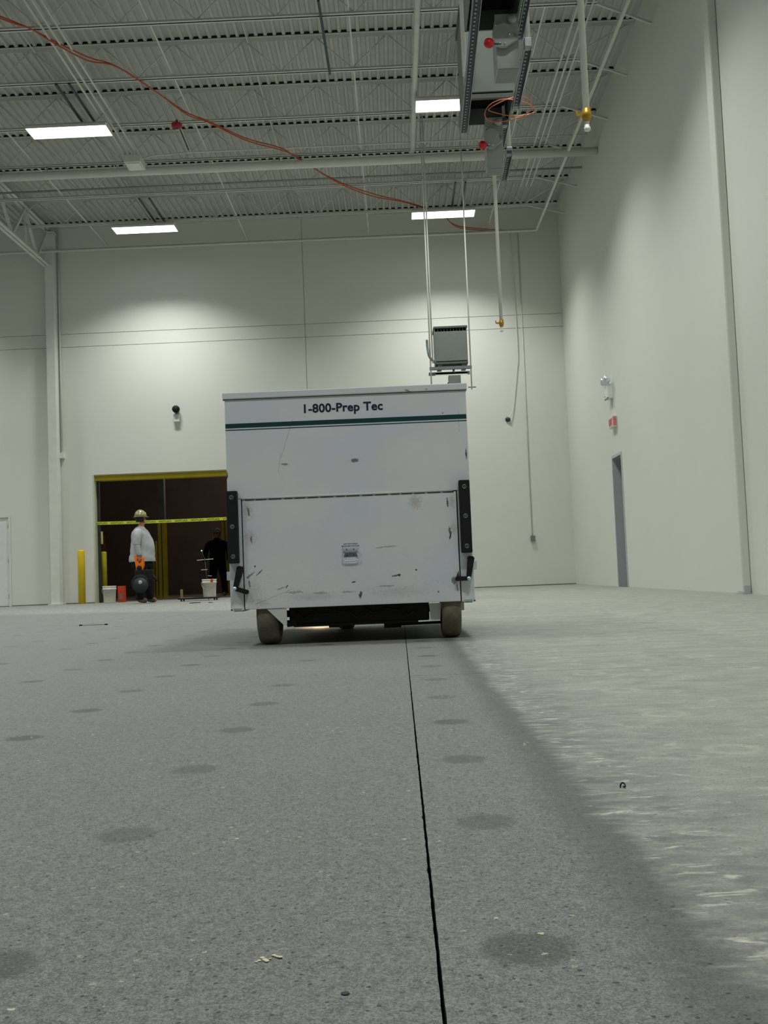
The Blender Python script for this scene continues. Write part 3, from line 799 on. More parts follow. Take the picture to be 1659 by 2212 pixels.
channel(MB(), (.69, 17.95, 4.00), (1.44, 17.95, 4.00), .05).build('channel', GALV, tf)
channel(MB(), (.69, 18.45, 4.00), (1.44, 18.45, 4.00), .05).build('channel', GALV, tf)
MB().box(.79, 1.36, 17.9, 17.99, 3.88, 3.91).box(.79, 1.36, 17.9, 17.905, 3.86, 3.91).build('tray', PIPEW, tf)
for X in (.715, .748):
    pass
for X, zz in ((1.425, 3.60), (.712, 3.60)):
    MB().tube([(X, 17.95, zz), (X, 17.95, ZD)], .013).build('rod', PIPEW, tf)
MB().bar((1.36, 17.95, 3.64), (1.50, 17.95, 3.64), .02, .02).build('cross_pin', GALV, tf)
tag(MB().tube([(.752, 17.95, 4.1), (.752, 17.95, ZD)], .013).build('drop_conduit', PIPEW), 'thin white conduit beside the left rod of the back hanging cabinet', 'conduit')
tag(MB().tube(smooth_path([(.665, 17.93, 4.52), (.668, 17.92, 4.38), (.70, 17.90, 4.2), (.815, 18.05, 4.11)], 6), .022, 8).build('flexible_conduit', GALV), 'grey flexible conduit curving into the left side of the back cabinet', 'conduit')
dbx = empty('switch_box', (1.1, 17.95, 3.75), 'small grey switch box under the back hanging cabinet', 'switch')
MB().cbox(1.02, 1.235, 17.9, 18.1, 3.68, 3.86, .006).build('enclosure', GREY, dbx)
MB().cbox(1.0, 1.03, 17.92, 17.96, 3.70, 3.74, .004).build('lever', RUB, dbx)
MB().tube([(1.12, 18, 3.86), (1.12, 18, 4.03)], .02).build('stub', GALV, dbx)

def disconnect(label, x0, x1, y0, y1, z0, z1, knob_dx):
    t = empty('disconnect_switch', ((x0 + x1) / 2, (y0 + y1) / 2, z0), label, 'switch', 'grey disconnect switches')
    H = z1 - z0; W = x1 - x0
    MB().cbox(x0, x1, y0, y1, z0, z1, .005).build('enclosure', GREY_LIT, t)
    MB().box(x0 + .006, x1 - .006, y0 + .006, y1 - .006, z0 - .003, z0).build('bottom_plate', GREY, t)
    # bevelled top housing with a round boss
    b = MB(); b.prism([(x0 - .004, z1 + .005), (x1, z1 + .005), (x1, z0 + H * .62), (x0 - .004, z0 + H * .82)], 'Y', y0 - .02, y0)
    b.build('top_housing', GREY_LIT, t)
    MB().lathe([(.0, -.03), (.028, -.028), (.032, 0)], (x1 - W * .28, y0 - .018, z1 - H * .10), 'Y', 18).build('boss', GREY_LIT, t)
    # tear-drop cover plate
    cx, cz, R = x0 + W * .30, z0 + H * .60, W * .46
    ol = [(cx + R * math.cos(a), cz + R * math.sin(a)) for a in [math.radians(d) for d in range(-20, 205, 15)]]
    ol += [(x0 - R * .05, z0 + H * .40), (x0 + W * .18, z0 + H * .36), (x0 + W * .40, z0 + H * .36), (x1 - W * .1, z0 + H * .50)]
    MB().prism(ol, 'Y', y0 - .05, y0 - .02).build('cover_plate', GREY_LIT, t)
    b = MB()
    for px_, pz_ in ((cx + R * .55, cz - .01), (cx + R * .1, z0 + H * .41), (cx - R * .4, z0 + H * .42)):
        b.lathe([(0, -.012), (.006, -.01), (.007, 0)], (px_, y0 - .05, pz_), 'Y', 8)
    b.build('screw', CHROME, t)
    kx, kz = x0 + knob_dx, z0 + H * .41
    MB().tube([(x0 + W * .2, y0 - .045, z0 + H * .40), (kx, y0 - .055, kz)], .006).build('lever', GALVD, t)
    MB().lathe([(0, -.03), (.014, -.03), (.017, -.024), (.028, -.022), (.034, -.012), (.034, 0), (.025, .012), (0, .014)], (kx, y0 - .055, kz), 'Y', 24).build('knob', REDP, t)
    MB().tube([((x0 + x1) / 2, y0 + .06, z1), ((x0 + x1) / 2, y0 + .06, z1 + .03)], .02).build('nipple', GALV, t)
    return t
disconnect('grey disconnect switch with red knob, the larger upper one nearest the camera', .797, .950, 6.66, 6.87, 3.74, 4.10, -.055)
disconnect('grey disconnect switch with red knob, the smaller lower one left of the thin post', .862, 1.003, 8.22, 8.38, 3.69, 4.10, -.035)
def strut(label, p, q, w=.05):
    t = empty('strut_channel', p, label, 'strut', 'galvanised strut channels')
    channel(MB(), p, q, w).build('channel', GALV, t)
    P, Q = Vector(p), Vector(q)
    MB().bar(P + Vector((0, 0, .012)), Q + Vector((0, 0, .012)), w * .7, .004).build('channel_back', GALVD, t)
    b = MB(); n = int((Q - P).length / .05)
    for k in range(1, n):
        c_ = P.lerp(Q, k / n); b.box(c_.x - .006, c_.x + .006, c_.y - .012, c_.y + .012, c_.z + .006, c_.z + .0095)
    b.build('slots', GALV, t)
    return t
strut('long galvanised strut channel under the left side of the near hanging cabinets', (.655, 6.30, 4.09), (.70, 8.46, 4.09), .055)
strut('galvanised strut channel at right hung from the thick white post beside the upper switch', (1.045, 6.89, 4.0), (1.064, 7.82, 4.0))
strut('galvanised strut channel at right hung from the thin post beside the lower switch', (1.108, 8.68, 4.0), (1.121, 9.33, 4.0))
strut('short galvanised strut channel across the top of the upper switch', (.985, 6.2, 4.105), (1.0, 7.0, 4.105), .04)
strut('short galvanised strut channel beside the top of the lower switch', (1.045, 8.3, 4.105), (1.06, 8.95, 4.105), .04)
def post(label, x, y, z0, r, cap=True):
    if not cap:
        return tag(MB().tube([(x, y, z0), (x, y, ZD)], r, 10).build('hanger_post', PIPEW), label, 'hanger', 'white hanger posts')
    t = empty('hanger_post', (x, y, z0), label, 'hanger', 'white hanger posts')
    MB().tube([(x, y, z0), (x, y, ZD)], r, 10).build('rod', PIPEW, t)
    if cap: MB().cbox(x - .026, x + .026, y - .03, y + .03, z0 - .045, z0 + .02, .004).build('clamp', GALV, t)
    return t
post('white hanger post at the left front of the near hanging cabinets', .652, 7.5, 4.12, .020, False)
post('thick white hanger post with clamp right of the upper switch', 1.045, 6.9, 4.04, .022)
post('white hanger post with clamp right of the lower switch', 1.113, 8.72, 4.04, .020)
post('white hanger post at the left edge of the nearest cabinet', .60, 6.3, 4.12, .018, False)
post('slim white hanger post with clamp between the two switches', 1.03, 8.32, 4.12, .014)
fx = empty('flexible_conduit', (.7, 7.88, 4.4), 'ribbed metal flexible conduit curving down the front of the near cabinet', 'conduit')
path = smooth_path([(.77, 7.893, 4.63), (.768, 7.86, 4.55), (.75, 7.85, 4.40), (.71, 7.885, 4.27)], 12)
MB().tube(path, [.009 if i % 2 else .012 for i in range(len(path))], 8).build('sheath', GALV, fx)
MB().tube([path[-1], (.70, 7.89, 4.24)], .018).build('connector', GALVD, fx)
# looped cord
lc = empty('cord_coil', (1.05, 8.03, 4.06), 'loose loops of copper coloured cord around the post by the lower switch', 'cord')
for k, (r_, dz, ph) in enumerate(((.195, 0, 0.2), (.165, .03, 1.4))):
    pts = [(1.045 + r_ * 1.05 * math.cos(a + ph), 8.0 + r_ * math.sin(a + ph) * (.95), 4.06 + dz + .02 * math.sin(2 * a)) for a in [2 * PI * i / 40 for i in range(41)]]
    MB().tube(pts, .0042, 6).build('loop', COPPER, lc)

# drop pipes with brass valves
def drop(label, x, y, r):
    t = empty('drop_pipe', (x, y, 4), label, 'pipe', 'white drop pipes with brass valves')
    MB().tube([(x, y, 4.03), (x, y, ZD)], r, 14).build('pipe', PIPEW, t)
    MB().lathe([(r * .9, -.05), (r * 1.2, -.048), (r * 1.2, -.025), (r * 1.45, -.018), (r * 1.45, .018), (r * 1.2, .025), (r * 1.2, .046), (r, .05)], (x, y, 4.0), seg=12).build('valve', BRASS, t)
    MB().bar((x, y, 4.0), (x - .075, y - .01, 4.0), .02, .02).bar((x - .075, y - .01, 3.99), (x - .085, y - .01, 4.035), .014, .014).build('valve_handle', BRASS, t)
    MB().tube([(x, y, 3.91), (x, y, 3.95)], r * .75, 10).build('nipple', PIPEW, t)
    MB().lathe([(0, -.034), (r * .85, -.034), (r * 1.0, -.028), (r * 1.0, -.01), (r * .8, -.008), (r * .8, .012)], (x, y, 3.905), seg=12).build('cap', PIPEW, t)
    return t
drop('thick white drop pipe with brass valve in front of the right wall', 1.655, 8.0, .027)
drop('white drop pipe with brass valve right of the back hanging cabinet', 1.652, 14.8, .026)

# ================================================================== BACK AND RIGHT WALL FITTINGS
def emerg(name, label, loc, rz, dark):
    t = empty(name, loc, label, 'emergency light')
    Mx = Matrix.Translation(loc) @ Matrix.Rotation(rz, 4, 'Z')
    b = MB(); b.cbox(-.13, .13, -.10, 0, -.13, .13, .012, Mx); b.build('battery_box', PLASTW, t)
    b = MB(); b.cbox(-.135, .135, -.105, -.085, -.135, -.11, .004, Mx); b.build('cover_lip', GREY, t)
    for s in (-1, 1):
        h = MB(); pr = [(0, -.075), (.055, -.07), (.075, -.045), (.07, 0), (.045, .04), (0, .05)]
        h.lathe(pr, (0, 0, 0), 'Y', 16)
        hx = Matrix.Translation(loc) @ Matrix.Rotation(rz, 4, 'Z') @ Matrix.Translation((s * .1, -.09, .205)) @ Matrix.Rotation(s * .35, 4, 'Z') @ Matrix.Rotation(-.25, 4, 'X')
        h.v = [tuple(hx @ Vector(v)) for v in h.v]
        h.build('lamp_head', GALVD if dark else CHROME, t)
        MB().tube([Mx @ Vector((s * .09, -.06, .12)), Mx @ Vector((s * .1, -.08, .17))], .014).build('neck', PLASTW, t)
    MB().lathe([(0, -.008), (.012, -.006), (.012, 0)], Mx @ Vector((-.09, -.1, -.07)), 'Y', 10).build('indicator', REDP, t)
    return t
def emerg_small():
    loc = (-4.9, YB, 4.12)
    t = empty('emergency_light', loc, 'small emergency light with dark round head over the opening', 'emergency light')
    MB().cbox(-4.97, -4.84, YB - .09, YB, 4.03, 4.20, .01).build('battery_box', PLASTW, t)
    MB().tube([(-4.905, YB - .05, 4.19), (-4.905, YB - .06, 4.25)], .03).build('neck', GREY, t)
    MB().lathe([(0, -.12), (.06, -.11), (.085, -.07), (.085, -.02), (.05, .03), (0, .04)], (-4.905, YB - .06, 4.31), 'Y', 16).build('lamp_head', RUB, t)
    return t
emerg_small()
emerg('emergency_light', 'white emergency light with two round heads high on the right wall', (XR, 18.25, 3.50), -PI / 2, False)
ex = empty('exit_sign', (XR, 18.1, 2.93), 'small exit sign with red face on the right wall above the doorway', 'exit sign')
MB().cbox(XR - .075, XR, 17.93, 18.27, 2.83, 3.03, .008).build('housing', PLASTW, ex)
b = MB(); b.box(XR - .079, XR - .074, 17.95, 18.25, 2.85, 3.01); b.build('face', mat('pale pink face', (224, 190, 184), 0.5), ex)
b = MB(); b.box(17.95, 18.25, -.08, -.075, 2.85, 3.01)
me = text_mesh('EXIT', .15, .0015, .004, width=.26)
me.materials.append(REDP)
o = link('lettering', me, ex); o.matrix_parent_inverse = Matrix.Translation(-ex.location)
o.rotation_euler = (0, 0, -PI / 2); o.location = (XR - .081, 18.10, 2.877)
# far side lettering panel (the end that faces the camera is reddish)
MB().box(XR - .07, XR - .01, 17.925, 17.931, 2.85, 3.01).build('end_face', mat('reddish end face', (206, 120, 112), 0.5), ex)
hk = empty('wall_hook', (2.604, YB, 3.776), 'dark round hook plate on the back wall with a hanging cable', 'hook')
MB().lathe([(0, -.045), (.03, -.045), (.055, -.03), (.06, 0)], (2.604, YB, 3.776), 'Y', 20).build('plate', GALVD, hk)
MB().tube([(2.604, YB - .03, 3.776), (2.60, YB - .07, 3.80), (2.61, YB - .08, 3.83)], .012).build('peg', GALV, hk)
tag(MB().tube(smooth_path([(2.86, YB - .03, 8.05), (2.90, YB - .03, 5.5), (2.86, YB - .03, 4.9), (2.74, YB - .03, 4.05), (2.62, YB - .08, 3.80)], 8), .010, 6).build('wall_cable', WALL), 'thin pale cable hanging down the back wall to the round hook', 'cable')
wc = empty('conduit', (3.03, YB, 1.1), 'thin vertical conduit on the back wall ending in a small box', 'conduit')
MB().tube([(3.03, YB - .012, 1.12), (3.03, YB - .012, 8.05)], .011).build('tube', mat('grey white conduit', (214, 216, 207), 0.5), wc)
MB().cbox(2.985, 3.085, YB - .06, YB, 1.00, 1.12, .006).build('box', GREY, wc)

# ================================================================== BOLLARDS, TAPE, DARK-ROOM STEEL
def bollard(label, x, y, r, h, m):
    return tag(MB().lathe([(r, 0), (r, h - .03), (r * .93, h - .008), (0, h)], (x, y, 0), seg=24).build('bollard', m), label, 'bollard')
bo = bollard('bright yellow bollard in front of the back wall left of the opening', -7.06, 22.60, .078, 1.20, YEL)
MB().lathe([(.0, -.03), (.02, -.03), (.02, 0)], (-6.96, 22.58, .80), 'X', 10).build('bolt', GALVD, bo) if False else None
bollard('dull yellow bollard just inside the opening at left', -6.80, 23.45, .065, 1.17, YELD)
tp = empty('caution_tape', (-5.0, YB + .1, 1.79), 'yellow caution tape stretched across the dark opening', 'tape')
b = MB(); N = 24; hw = .035
def tz(x): return 1.803 - .05 * 4 * ((x - OP[0]) / (OP[1] - OP[0])) * (1 - (x - OP[0]) / (OP[1] - OP[0])) * .3
xs = [OP[0] + .04 + (OP[1] - OP[0] - .04) * i / N for i in range(N + 1)]
vs = []
for y in (YB + .100, YB + .1015):
    for x in xs: vs += [(x, y, tz(x) - hw), (x, y, tz(x) + hw)]
n2 = 2 * (N + 1); fs = []
for i in range(N):
    a = 2 * i
    fs += [(a, a + 2, a + 3, a + 1), (n2 + a + 1, n2 + a + 3, n2 + a + 2, n2 + a), (a, n2 + a, n2 + a + 2, a + 2), (a + 1, a + 3, n2 + a + 3, n2 + a + 1)]
b.add(vs, fs).build('strip', mat('yellow tape', (206, 214, 66), 0.5, 0, .04, 4), tp)
TINK = mat('faded tape lettering', (92, 104, 30), 0.6)
tme = text_mesh('CAUTION', .062, .0004, .0012, width=.285, mirror=True)
tme.materials.append(TINK)
x = OP[0] + .14
while x < OP[1] - .1:
    o = link('lettering', tme, tp); o.location = (x, YB + .0985, tz(x) - .022)
    x += .366
def steel(name, label, x0, x1, y0, y1, z0, z1, m, cat):
    t = empty(name, ((x0 + x1) / 2, (y0 + y1) / 2, 0), label, cat)
    T = .02
    b = MB().box(x0, x1, y0, y0 + T, z0, z1).box(x0, x1, y1 - T, y1, z0, z1).box((x0 + x1) / 2 - T / 2, (x0 + x1) / 2 + T / 2, y0, y1, z0, z1)
    b.build('shaft', m, t)
    MB().box(x0 - .05, x1 + .05, y0 - .05, y1 + .05, 0, .02).build('base_plate', m, t)
    return t
c3 = steel('column', 'dark column inside the dark room with its lower part painted yellow', -6.23, -6.04, 26.4, 26.6, 0, 2.0, YELD, 'column')
MB().box(-6.22, -6.05, 26.41, 26.59, 2.0, 5).build('upper_shaft', mat('grey column', (92, 90, 88), .7), c3)
steel('column', 'thin orange brown post in the dark room behind the left bucket', -8.25, -8.12, 28.0, 28.15, 0, 1.75, mat('orange brown steel', (150, 90, 30), .7), 'post')
steel('column', 'dull yellow post in the dark room beside the machine edge', -4.78, -4.60, 27.6, 27.8, 0, 2.0, YELD, 'post')
steel('column', 'faint yellow post in the dark room right of the standing worker', -7.0, -6.9, 29.0, 29.1, 0, 1.6, YELD, 'post')

# buckets, carton
def bucket(label, x, y, handle_ang, sticker):
    t = empty('bucket', (x, y, 0), label, 'bucket', 'white buckets at the opening')
    b = MB().lathe([(.0, .002), (.125, .002), (.128, .01), (.142, .29), (.152, .29), (.153, .315), (.145, .317), (.146, .345), (.152, .347), (.152, .37), (.142, .37), (.138, .30), (.122, .02), (0, .02)], (x, y, 0), seg=32)
    b.build('pail', BUCK, t)
    pts = [(x + .155 * math.cos(a), y - .155 * abs(math.sin(a)) * .35 - .145, .30 - .15 * math.sin(a)) for a in [PI * i / 14 for i in range(15)]]
    pts = [(x + .155 * math.cos(a), y - .03 - .13 * math.sin(a), .305 - .14 * math.sin(a)) for a in [PI * i / 14 for i in range(15)]]
    MB().tube(pts, .003, 6).build('handle', GALV, t)
    if sticker:
        a0 = -PI / 2 + .35; vs = []
        for i in range(5):
            a = a0 + i * .09
            vs += [(x + .1545 * math.cos(a), y + .1545 * math.sin(a), .302), (x + .1545 * math.cos(a), y + .1545 * math.sin(a), .366)]
        MB().add(vs, [(2 * i, 2 * i + 2, 2 * i + 3, 2 * i + 1) for i in range(4)]).build('sticker', REDBOX, t)
    return t
bucket('white bucket standing by the left jamb of the opening', -6.40, 22.45, 0, False)
bucket('white bucket with orange sticker standing on the low black dolly by the machine', -3.90, 20.9, 0, True)
ct = empty('carton', (-6.28, 22.8, 0), 'small orange red carton behind the left white bucket', 'carton')
MB().cbox(-6.27, -6.13, 22.62, 22.8, 0, .36, .004).build('box', REDBOX, ct)
MB().cbox(-6.235, -6.165, 22.616, 22.621, .06, .20, .001).build('print', mat('grey print', (132, 112, 110), .7), ct)
dy = empty('dolly', (-4.2, 21.1, 0), 'low black dolly with a short tan post beside the white bucket', 'dolly')
MB().cbox(-4.52, -3.72, 20.72, 21.1, .035, .06, .006).build('platform', BLKST, dy)
b = MB()
for X in (-4.46, -3.78):
    for Yy in (20.78, 21.04): b.lathe([(0, -.012), (.017, -.012), (.017, .012), (0, .012)], (X, Yy, .017), 'X', 12)
b.build('castor', RUB, dy)
MB().cbox(-4.50, -4.45, 20.88, 20.92, .06, .24, .008).build('post', WOODT, dy)
MB().bar((-4.5, 20.72, .07), (-4.2, 20.72, .07), .012, .012).build('edge_strip', GALV, dy)
for ch in [o for o in bpy.data.objects if o.name.startswith('bucket') and o.parent is None and o.location.x > -5]: ch.location.z = .0605
# pole with cross bars beside the bucket
pl = empty('sprayer_wand', (-4.05, 20.6, 0), 'thin pole with three pale cross bars and a green lamp beside the white bucket', 'pole')
MB().tube([(-3.98, 21.22, 0), (-4.04, 21.22, .88)], .006).build('pole', GALVD, pl)
MB().bar((-4.20, 21.21, .835), (-4.05, 21.21, .842), .02, .014).bar((-4.02, 21.21, .842), (-3.86, 21.21, .850), .02, .014).build('upper_bar', PLASTW, pl)
MB().bar((-4.12, 21.21, .63), (-3.99, 21.21, .633), .02, .012).build('lower_bar', PLASTW, pl)
MB().bar((-3.98, 21.20, .505), (-3.90, 21.20, .495), .012, .010).build('hook_bar', PLASTW, pl)
MB().tube([(-4.04, 21.22, .85), (-4.10, 21.22, 1.02)], .004).build('lamp_stalk', GALVD, pl)
MB().lathe([(0, -.012), (.011, -.008), (.011, .008), (0, .012)], (-4.10, 21.215, 1.03), 'Y', 12).build('green_lamp', LED, pl)

# small things on the floor
mh = empty('floor_cover', (-3.75, 18.0, 0), 'dark flat round floor cover in front of the opening', 'floor cover')
MB().lathe([(0, .004), (.085, .004), (.098, .012), (.105, .004), (.105, 0)], (-3.74, 18.6, 0), seg=28).build('rim', BLKST, mh)
MB().lathe([(0, .008), (.08, .008), (.08, 0)], (-3.74, 18.6, 0), seg=28).build('lid', GREYD, mh)
tag(MB().lathe([(0, .01), (.03, .01), (.045, .004), (.045, 0)], (-3.42, 18.4, 0), seg=16).build('floor_plug', BLKST), 'small dark plug on the floor right of the round cover', 'floor plug')
fbq = empty('steel_bar', (-3.0, 9.9, 0), 'thin steel bar with dark ends lying on the grey floor at left', 'bar')
MB().bar((-3.11, 9.93, .005), (-2.87, 9.89, .005), .006, .006).build('rod', GALV, fbq)
for X, Yy in ((-3.12, 9.93), (-2.86, 9.89)): MB().cbox(X - .013, X + .013, Yy - .015, Yy + .015, 0, .012, .003).build('end_block', BLKST, fbq)
tag(MB().tube(smooth_path([(.363, 1.772, .001), (.3645, 1.774, .006), (.368, 1.775, .0085), (.371, 1.774, .006), (.3705, 1.768, .003), (.3675, 1.771, .003)], 5), .0013, 6).build('wire_curl', RUB), 'tiny black curl of wire on the pale floor at right', 'wire')
tag(MB().lathe([(0, .0016), (.0026, .0015), (.004, .0009), (.004, 0)], (-.0645, .953, 0), seg=14).build('pebble', mat('dark stone', (52, 54, 70), .6)), 'small dark round pebble on the grey floor in the foreground', 'pebble')
fk = empty('paint_flakes', (-.14, 1.05, 0), 'cluster of pale paint flakes on the grey floor in the foreground', 'paint flakes')
random.seed(3)
for i in range(10):
    cx_, cy_ = -0.1460 + (i - 4.5) * .0026, 1.0411 + random.uniform(-.007, .007) + i * .001
    k = random.randint(6, 8); r_ = random.uniform(.0012, .0028)
    ol = [(cx_ + r_ * random.uniform(.75, 1.25) * math.cos(2 * PI * j / k), cy_ + r_ * random.uniform(.75, 1.25) * math.sin(2 * PI * j / k)) for j in range(k)]
    MB().prism(ol, 'Z', 0.0002 + i * .0001, .0008 + i * .0001).build('flake', mat('pale paint', (214, 210, 182), .7) if i == 0 else bpy.data.materials['pale paint'], fk)

# ================================================================== THE RIDE-ON MACHINE
RY = 5.85
mc = empty('floor_machine', (-.27, RY + .9, 0), 'white boxy ride-on floor machine seen from behind, scuffed, with green stripe', 'vehicle')
BX0, BX1 = -.973, .428
B = MB()
B.box(BX0, BX1, RY + .012, RY + 2.0, .34, 1.432)
B.box(BX0, BX0 + .02, RY + .012, RY + 2.0, .207, .34).box(BX1 - .02, BX1, RY + .012, RY + 2.0, .207, .34).box(BX0, BX1, RY + .012, RY + .03, .212, .34)
B.build('body', PAINT, mc)
# rear skin: frame around the lid
DX0, DX1, DZ0, DZ1 = -.889, .346, .211, .842
b = MB()
b.cbox(BX0, BX1, RY, RY + .03, DZ1 + .006, 1.432, .004)
b.cbox(BX0, DX0 - .006, RY, RY + .03, .207, DZ1 + .004, .004); b.cbox(DX1 + .006, BX1, RY, RY + .03, .207, DZ1 + .004, .004)
rs = b.build('rear_skin', PAINT, mc)
MB().box(DX0 - .006, DX1 + .006, RY + .010, RY + .0125, DZ0, DZ1 + .006).build('door_gap', BLKST, mc)
door = MB().cbox(DX0, DX1, RY - .006, RY + .008, DZ0, DZ1, .004).build('rear_lid', PAINT, mc)
# piano hinge
b = MB()
b.tube([(DX0, RY - .006, DZ1 + .006), (DX1 - .02, RY - .006, DZ1 + .006)], .0065, 8); hn = b.build('hinge', STEELW, mc)
b = MB(); x = DX0 + .02
while x < DX1 - .06:
    ln = random.choice((.06, .075, .09)); b.box(x, x + ln * .82, RY - .0085, RY - .004, DZ1 - .0045, DZ1 - .0005); x += ln
b.build('hinge_gap', BLKST, hn)
# roof cap
MB().cbox(BX0 - .011, BX1 + .007, RY - .010, RY + 2.0, 1.430, 1.468, .005).build('roof_cap', PAINT, mc)
MB().box(BX0 - .009, BX1 + .005, RY - .003, RY + .012, 1.4255, 1.430).build('cap_seam', GREYD, mc)
# green stripes
b = MB(); b.box(BX0 + .001, BX1 - .003, RY - .0012, RY + .001, 1.261, 1.287); b.build('stripe', GREEN, mc)
MB().box(BX0 + .001, BX1 - .003, RY - .0012, RY + .001, 1.2475, 1.2525).build('thin_stripe', GREEN, mc)
me = text_mesh('1-800-Prep Tec', .07, .0006, .0017, width=.457, spacing=1.02); me.materials.append(INK)
o = link('lettering', me, mc); o.location = (-.290, RY - .001, 1.334)
for txt, zz, wd in (('SHUT DOWN ENGINE', .5610, .080), ('BEFORE EMPTYING DUST', .5490, .102)):
    me = text_mesh(txt, .0085, .0003, .0001, width=wd); me.materials.append(INK)
    o = link('small_lettering', me, mc); o.location = (-.272, RY - .0065, zz)
# rubber bumpers with three bolts each
for x0, x1, z0, z1 in ((-.973, -.911, .478, .893), (.361, .423, .486, .902)):
    bp = MB().cbox(x0, x1, RY - .05, RY, z0, z1, .006).build('bumper', RUB, mc)
    for zz in (z1 - .038, (z0 + z1) / 2 + .002, z0 + .038):
        bc = MB().lathe([(.0085, -.0500), (.0085, -.0522), (.0115, -.0522), (.0125, -.0505), (.0125, -.0495)], ((x0 + x1) / 2, RY, zz), 'Y', 20)
        bc.lathe([(0, -.053), (.0045, -.053), (.005, -.0505), (.005, -.049)], ((x0 + x1) / 2, RY, zz), 'Y', 6, False)
        bc.build('bolt', GALV, bp)
# draw latches
def latch(px_, pz_, hx, hz, ex, ez, side):
    def plate(p, q, w0, w1, y0, y1):
        p, q = Vector((p[0], 0, p[1])), Vector((q[0], 0, q[1])); d = (q - p).normalized(); s = Vector((-d.z, 0, d.x))
        ol = [(p + s * w0), (q + s * w1), (q + d * .008 + s * w1 * .5), (q + d * .008 - s * w1 * .5), (q - s * w1), (p - s * w0)]
        return MB().prism([(v.x, v.z) for v in ol], 'Y', y0, y1)
    lt = plate((px_, pz_), (hx, hz), .012, .020, RY - .030, RY - .004).build('latch', RUB, mc)
    plate((px_, pz_), (ex, ez), .012, .013, RY - .034, RY - .008).build('catch', RUB, lt)
    MB().lathe([(0, -.046), (.009, -.045), (.0115, -.038), (.0115, 0)], (px_, RY, pz_), 'Y', 18).build('pivot', CHROME, lt)
latch(-.940, .334, -.907, .452, -.872, .311, -1)
latch(.396, .340, .414, .458, .328, .340, 1)
MB().prism([(.326, .353), (.340, .385), (.344, .353)], 'Y', RY - .012, RY - .006).build('catch_tab', mat('brown rubber', (92, 60, 52), .7), mc)
# chest handle
hp = MB(); hp.cbox(-.319, -.228, RY - .010, RY - .006, .514, .545, .003)
hp.prism([(RY - .010, .545), (RY - .024, .538), (RY - .027, .528), (RY - .020, .518), (RY - .010, .516)], 'X', -.315, -.232)
han = hp.build('handle', CHROME, mc)
MB().cbox(-.312, -.235, RY - .0075, RY - .006, .490, .513, .001).build('backing_plate', GALV, han)
pts = [(-.309, RY - .014, .513), (-.316, RY - .016, .493), (-.319, RY - .017, .478), (-.312, RY - .017, .468), (-.295, RY - .017, .465), (-.252, RY - .017, .465), (-.235, RY - .017, .469), (-.227, RY - .017, .480), (-.231, RY - .016, .495), (-.239, RY - .014, .514)]
MB().tube(smooth_path(pts, 4), .0035, 8).build('bail', CHROME, han)
b = MB()
for X in (-.294, -.254):
    for zz in (.532, .498): b.lathe([(0, -.030 if zz > .52 else -.011), (.0035, -.029 if zz > .52 else -.010), (.0035, -.006)], (X, RY, zz), 'Y', 8)
b.build('rivet', BLKST, han)
# lower corner tubes (open square tube ends), side tabs
for xa, xb in ((BX0 + .018, DX0 - .018), (DX1 + .018, BX1 - .014)):
    ctb = MB()
    ctb.box(xa, xb, RY - .004, RY + .3, .2005, .2035).box(xa, xb, RY - .004, RY + .3, .2185, .2215).box(xa, xa + .003, RY - .004, RY + .3, .2035, .2185).box(xb - .003, xb, RY - .004, RY + .3, .2035, .2185)
    tq = ctb.build('frame_tube', STEELW, mc)
    MB().box(xa + .003, xb - .003, RY + .01, RY + .012, .2035, .2185).build('tube_inside', GREYD, tq)
    MB().tube([((xb if xa > 0 else xa) + (.012 if xa > 0 else -.012), RY + .02, .212), ((xb if xa > 0 else xa) + (.012 if xa > 0 else -.012), RY - .006, .212)], .005, 8).build('corner_bolt', GALVD, tq)
MB().cbox(-.992, -.970, RY + .01, RY + .10, .382, .432, .003).build('side_tab', PAINT, mc)
MB().cbox(.424, .450, RY + .02, RY + .12, .388, .440, .003).build('side_tab', PAINT, mc)
# wheels
def wheel(x0, x1, yc, R, name='wheel'):
    xm, hw_ = (x0 + x1) / 2, (x1 - x0) / 2
    pr = [(R * .55, -hw_ * .75), (R * .60, -hw_ * .95), (R * .82, -hw_), (R * .93, -hw_ * .93), (R * .985, -hw_ * .72), (R, -hw_ * .45), (R * 1.003, 0), (R, hw_ * .45), (R * .985, hw_ * .72), (R * .93, hw_ * .93), (R * .82, hw_), (R * .60, hw_ * .95), (R * .55, hw_ * .75)]
    t = MB().lathe(pr, (xm, yc, R), 'X', 40).build(name, TYRE, mc)
    MB().lathe([(0, -hw_ * .55), (R * .2, -hw_ * .6), (R * .5, -hw_ * .5), (R * .57, -hw_ * .8), (R * .57, hw_ * .8), (R * .5, hw_ * .5), (R * .2, hw_ * .6), (0, hw_ * .55)], (xm, yc, R), 'X', 24).build('rim', GREYD, t)
    return t
# wheel wells sit in the hollow underside
wheel(-.832, -.708, 6.03, .172)
wheel(.236, .350, 6.03, .172)
wheel(-.455, -.335, 7.42, .15)
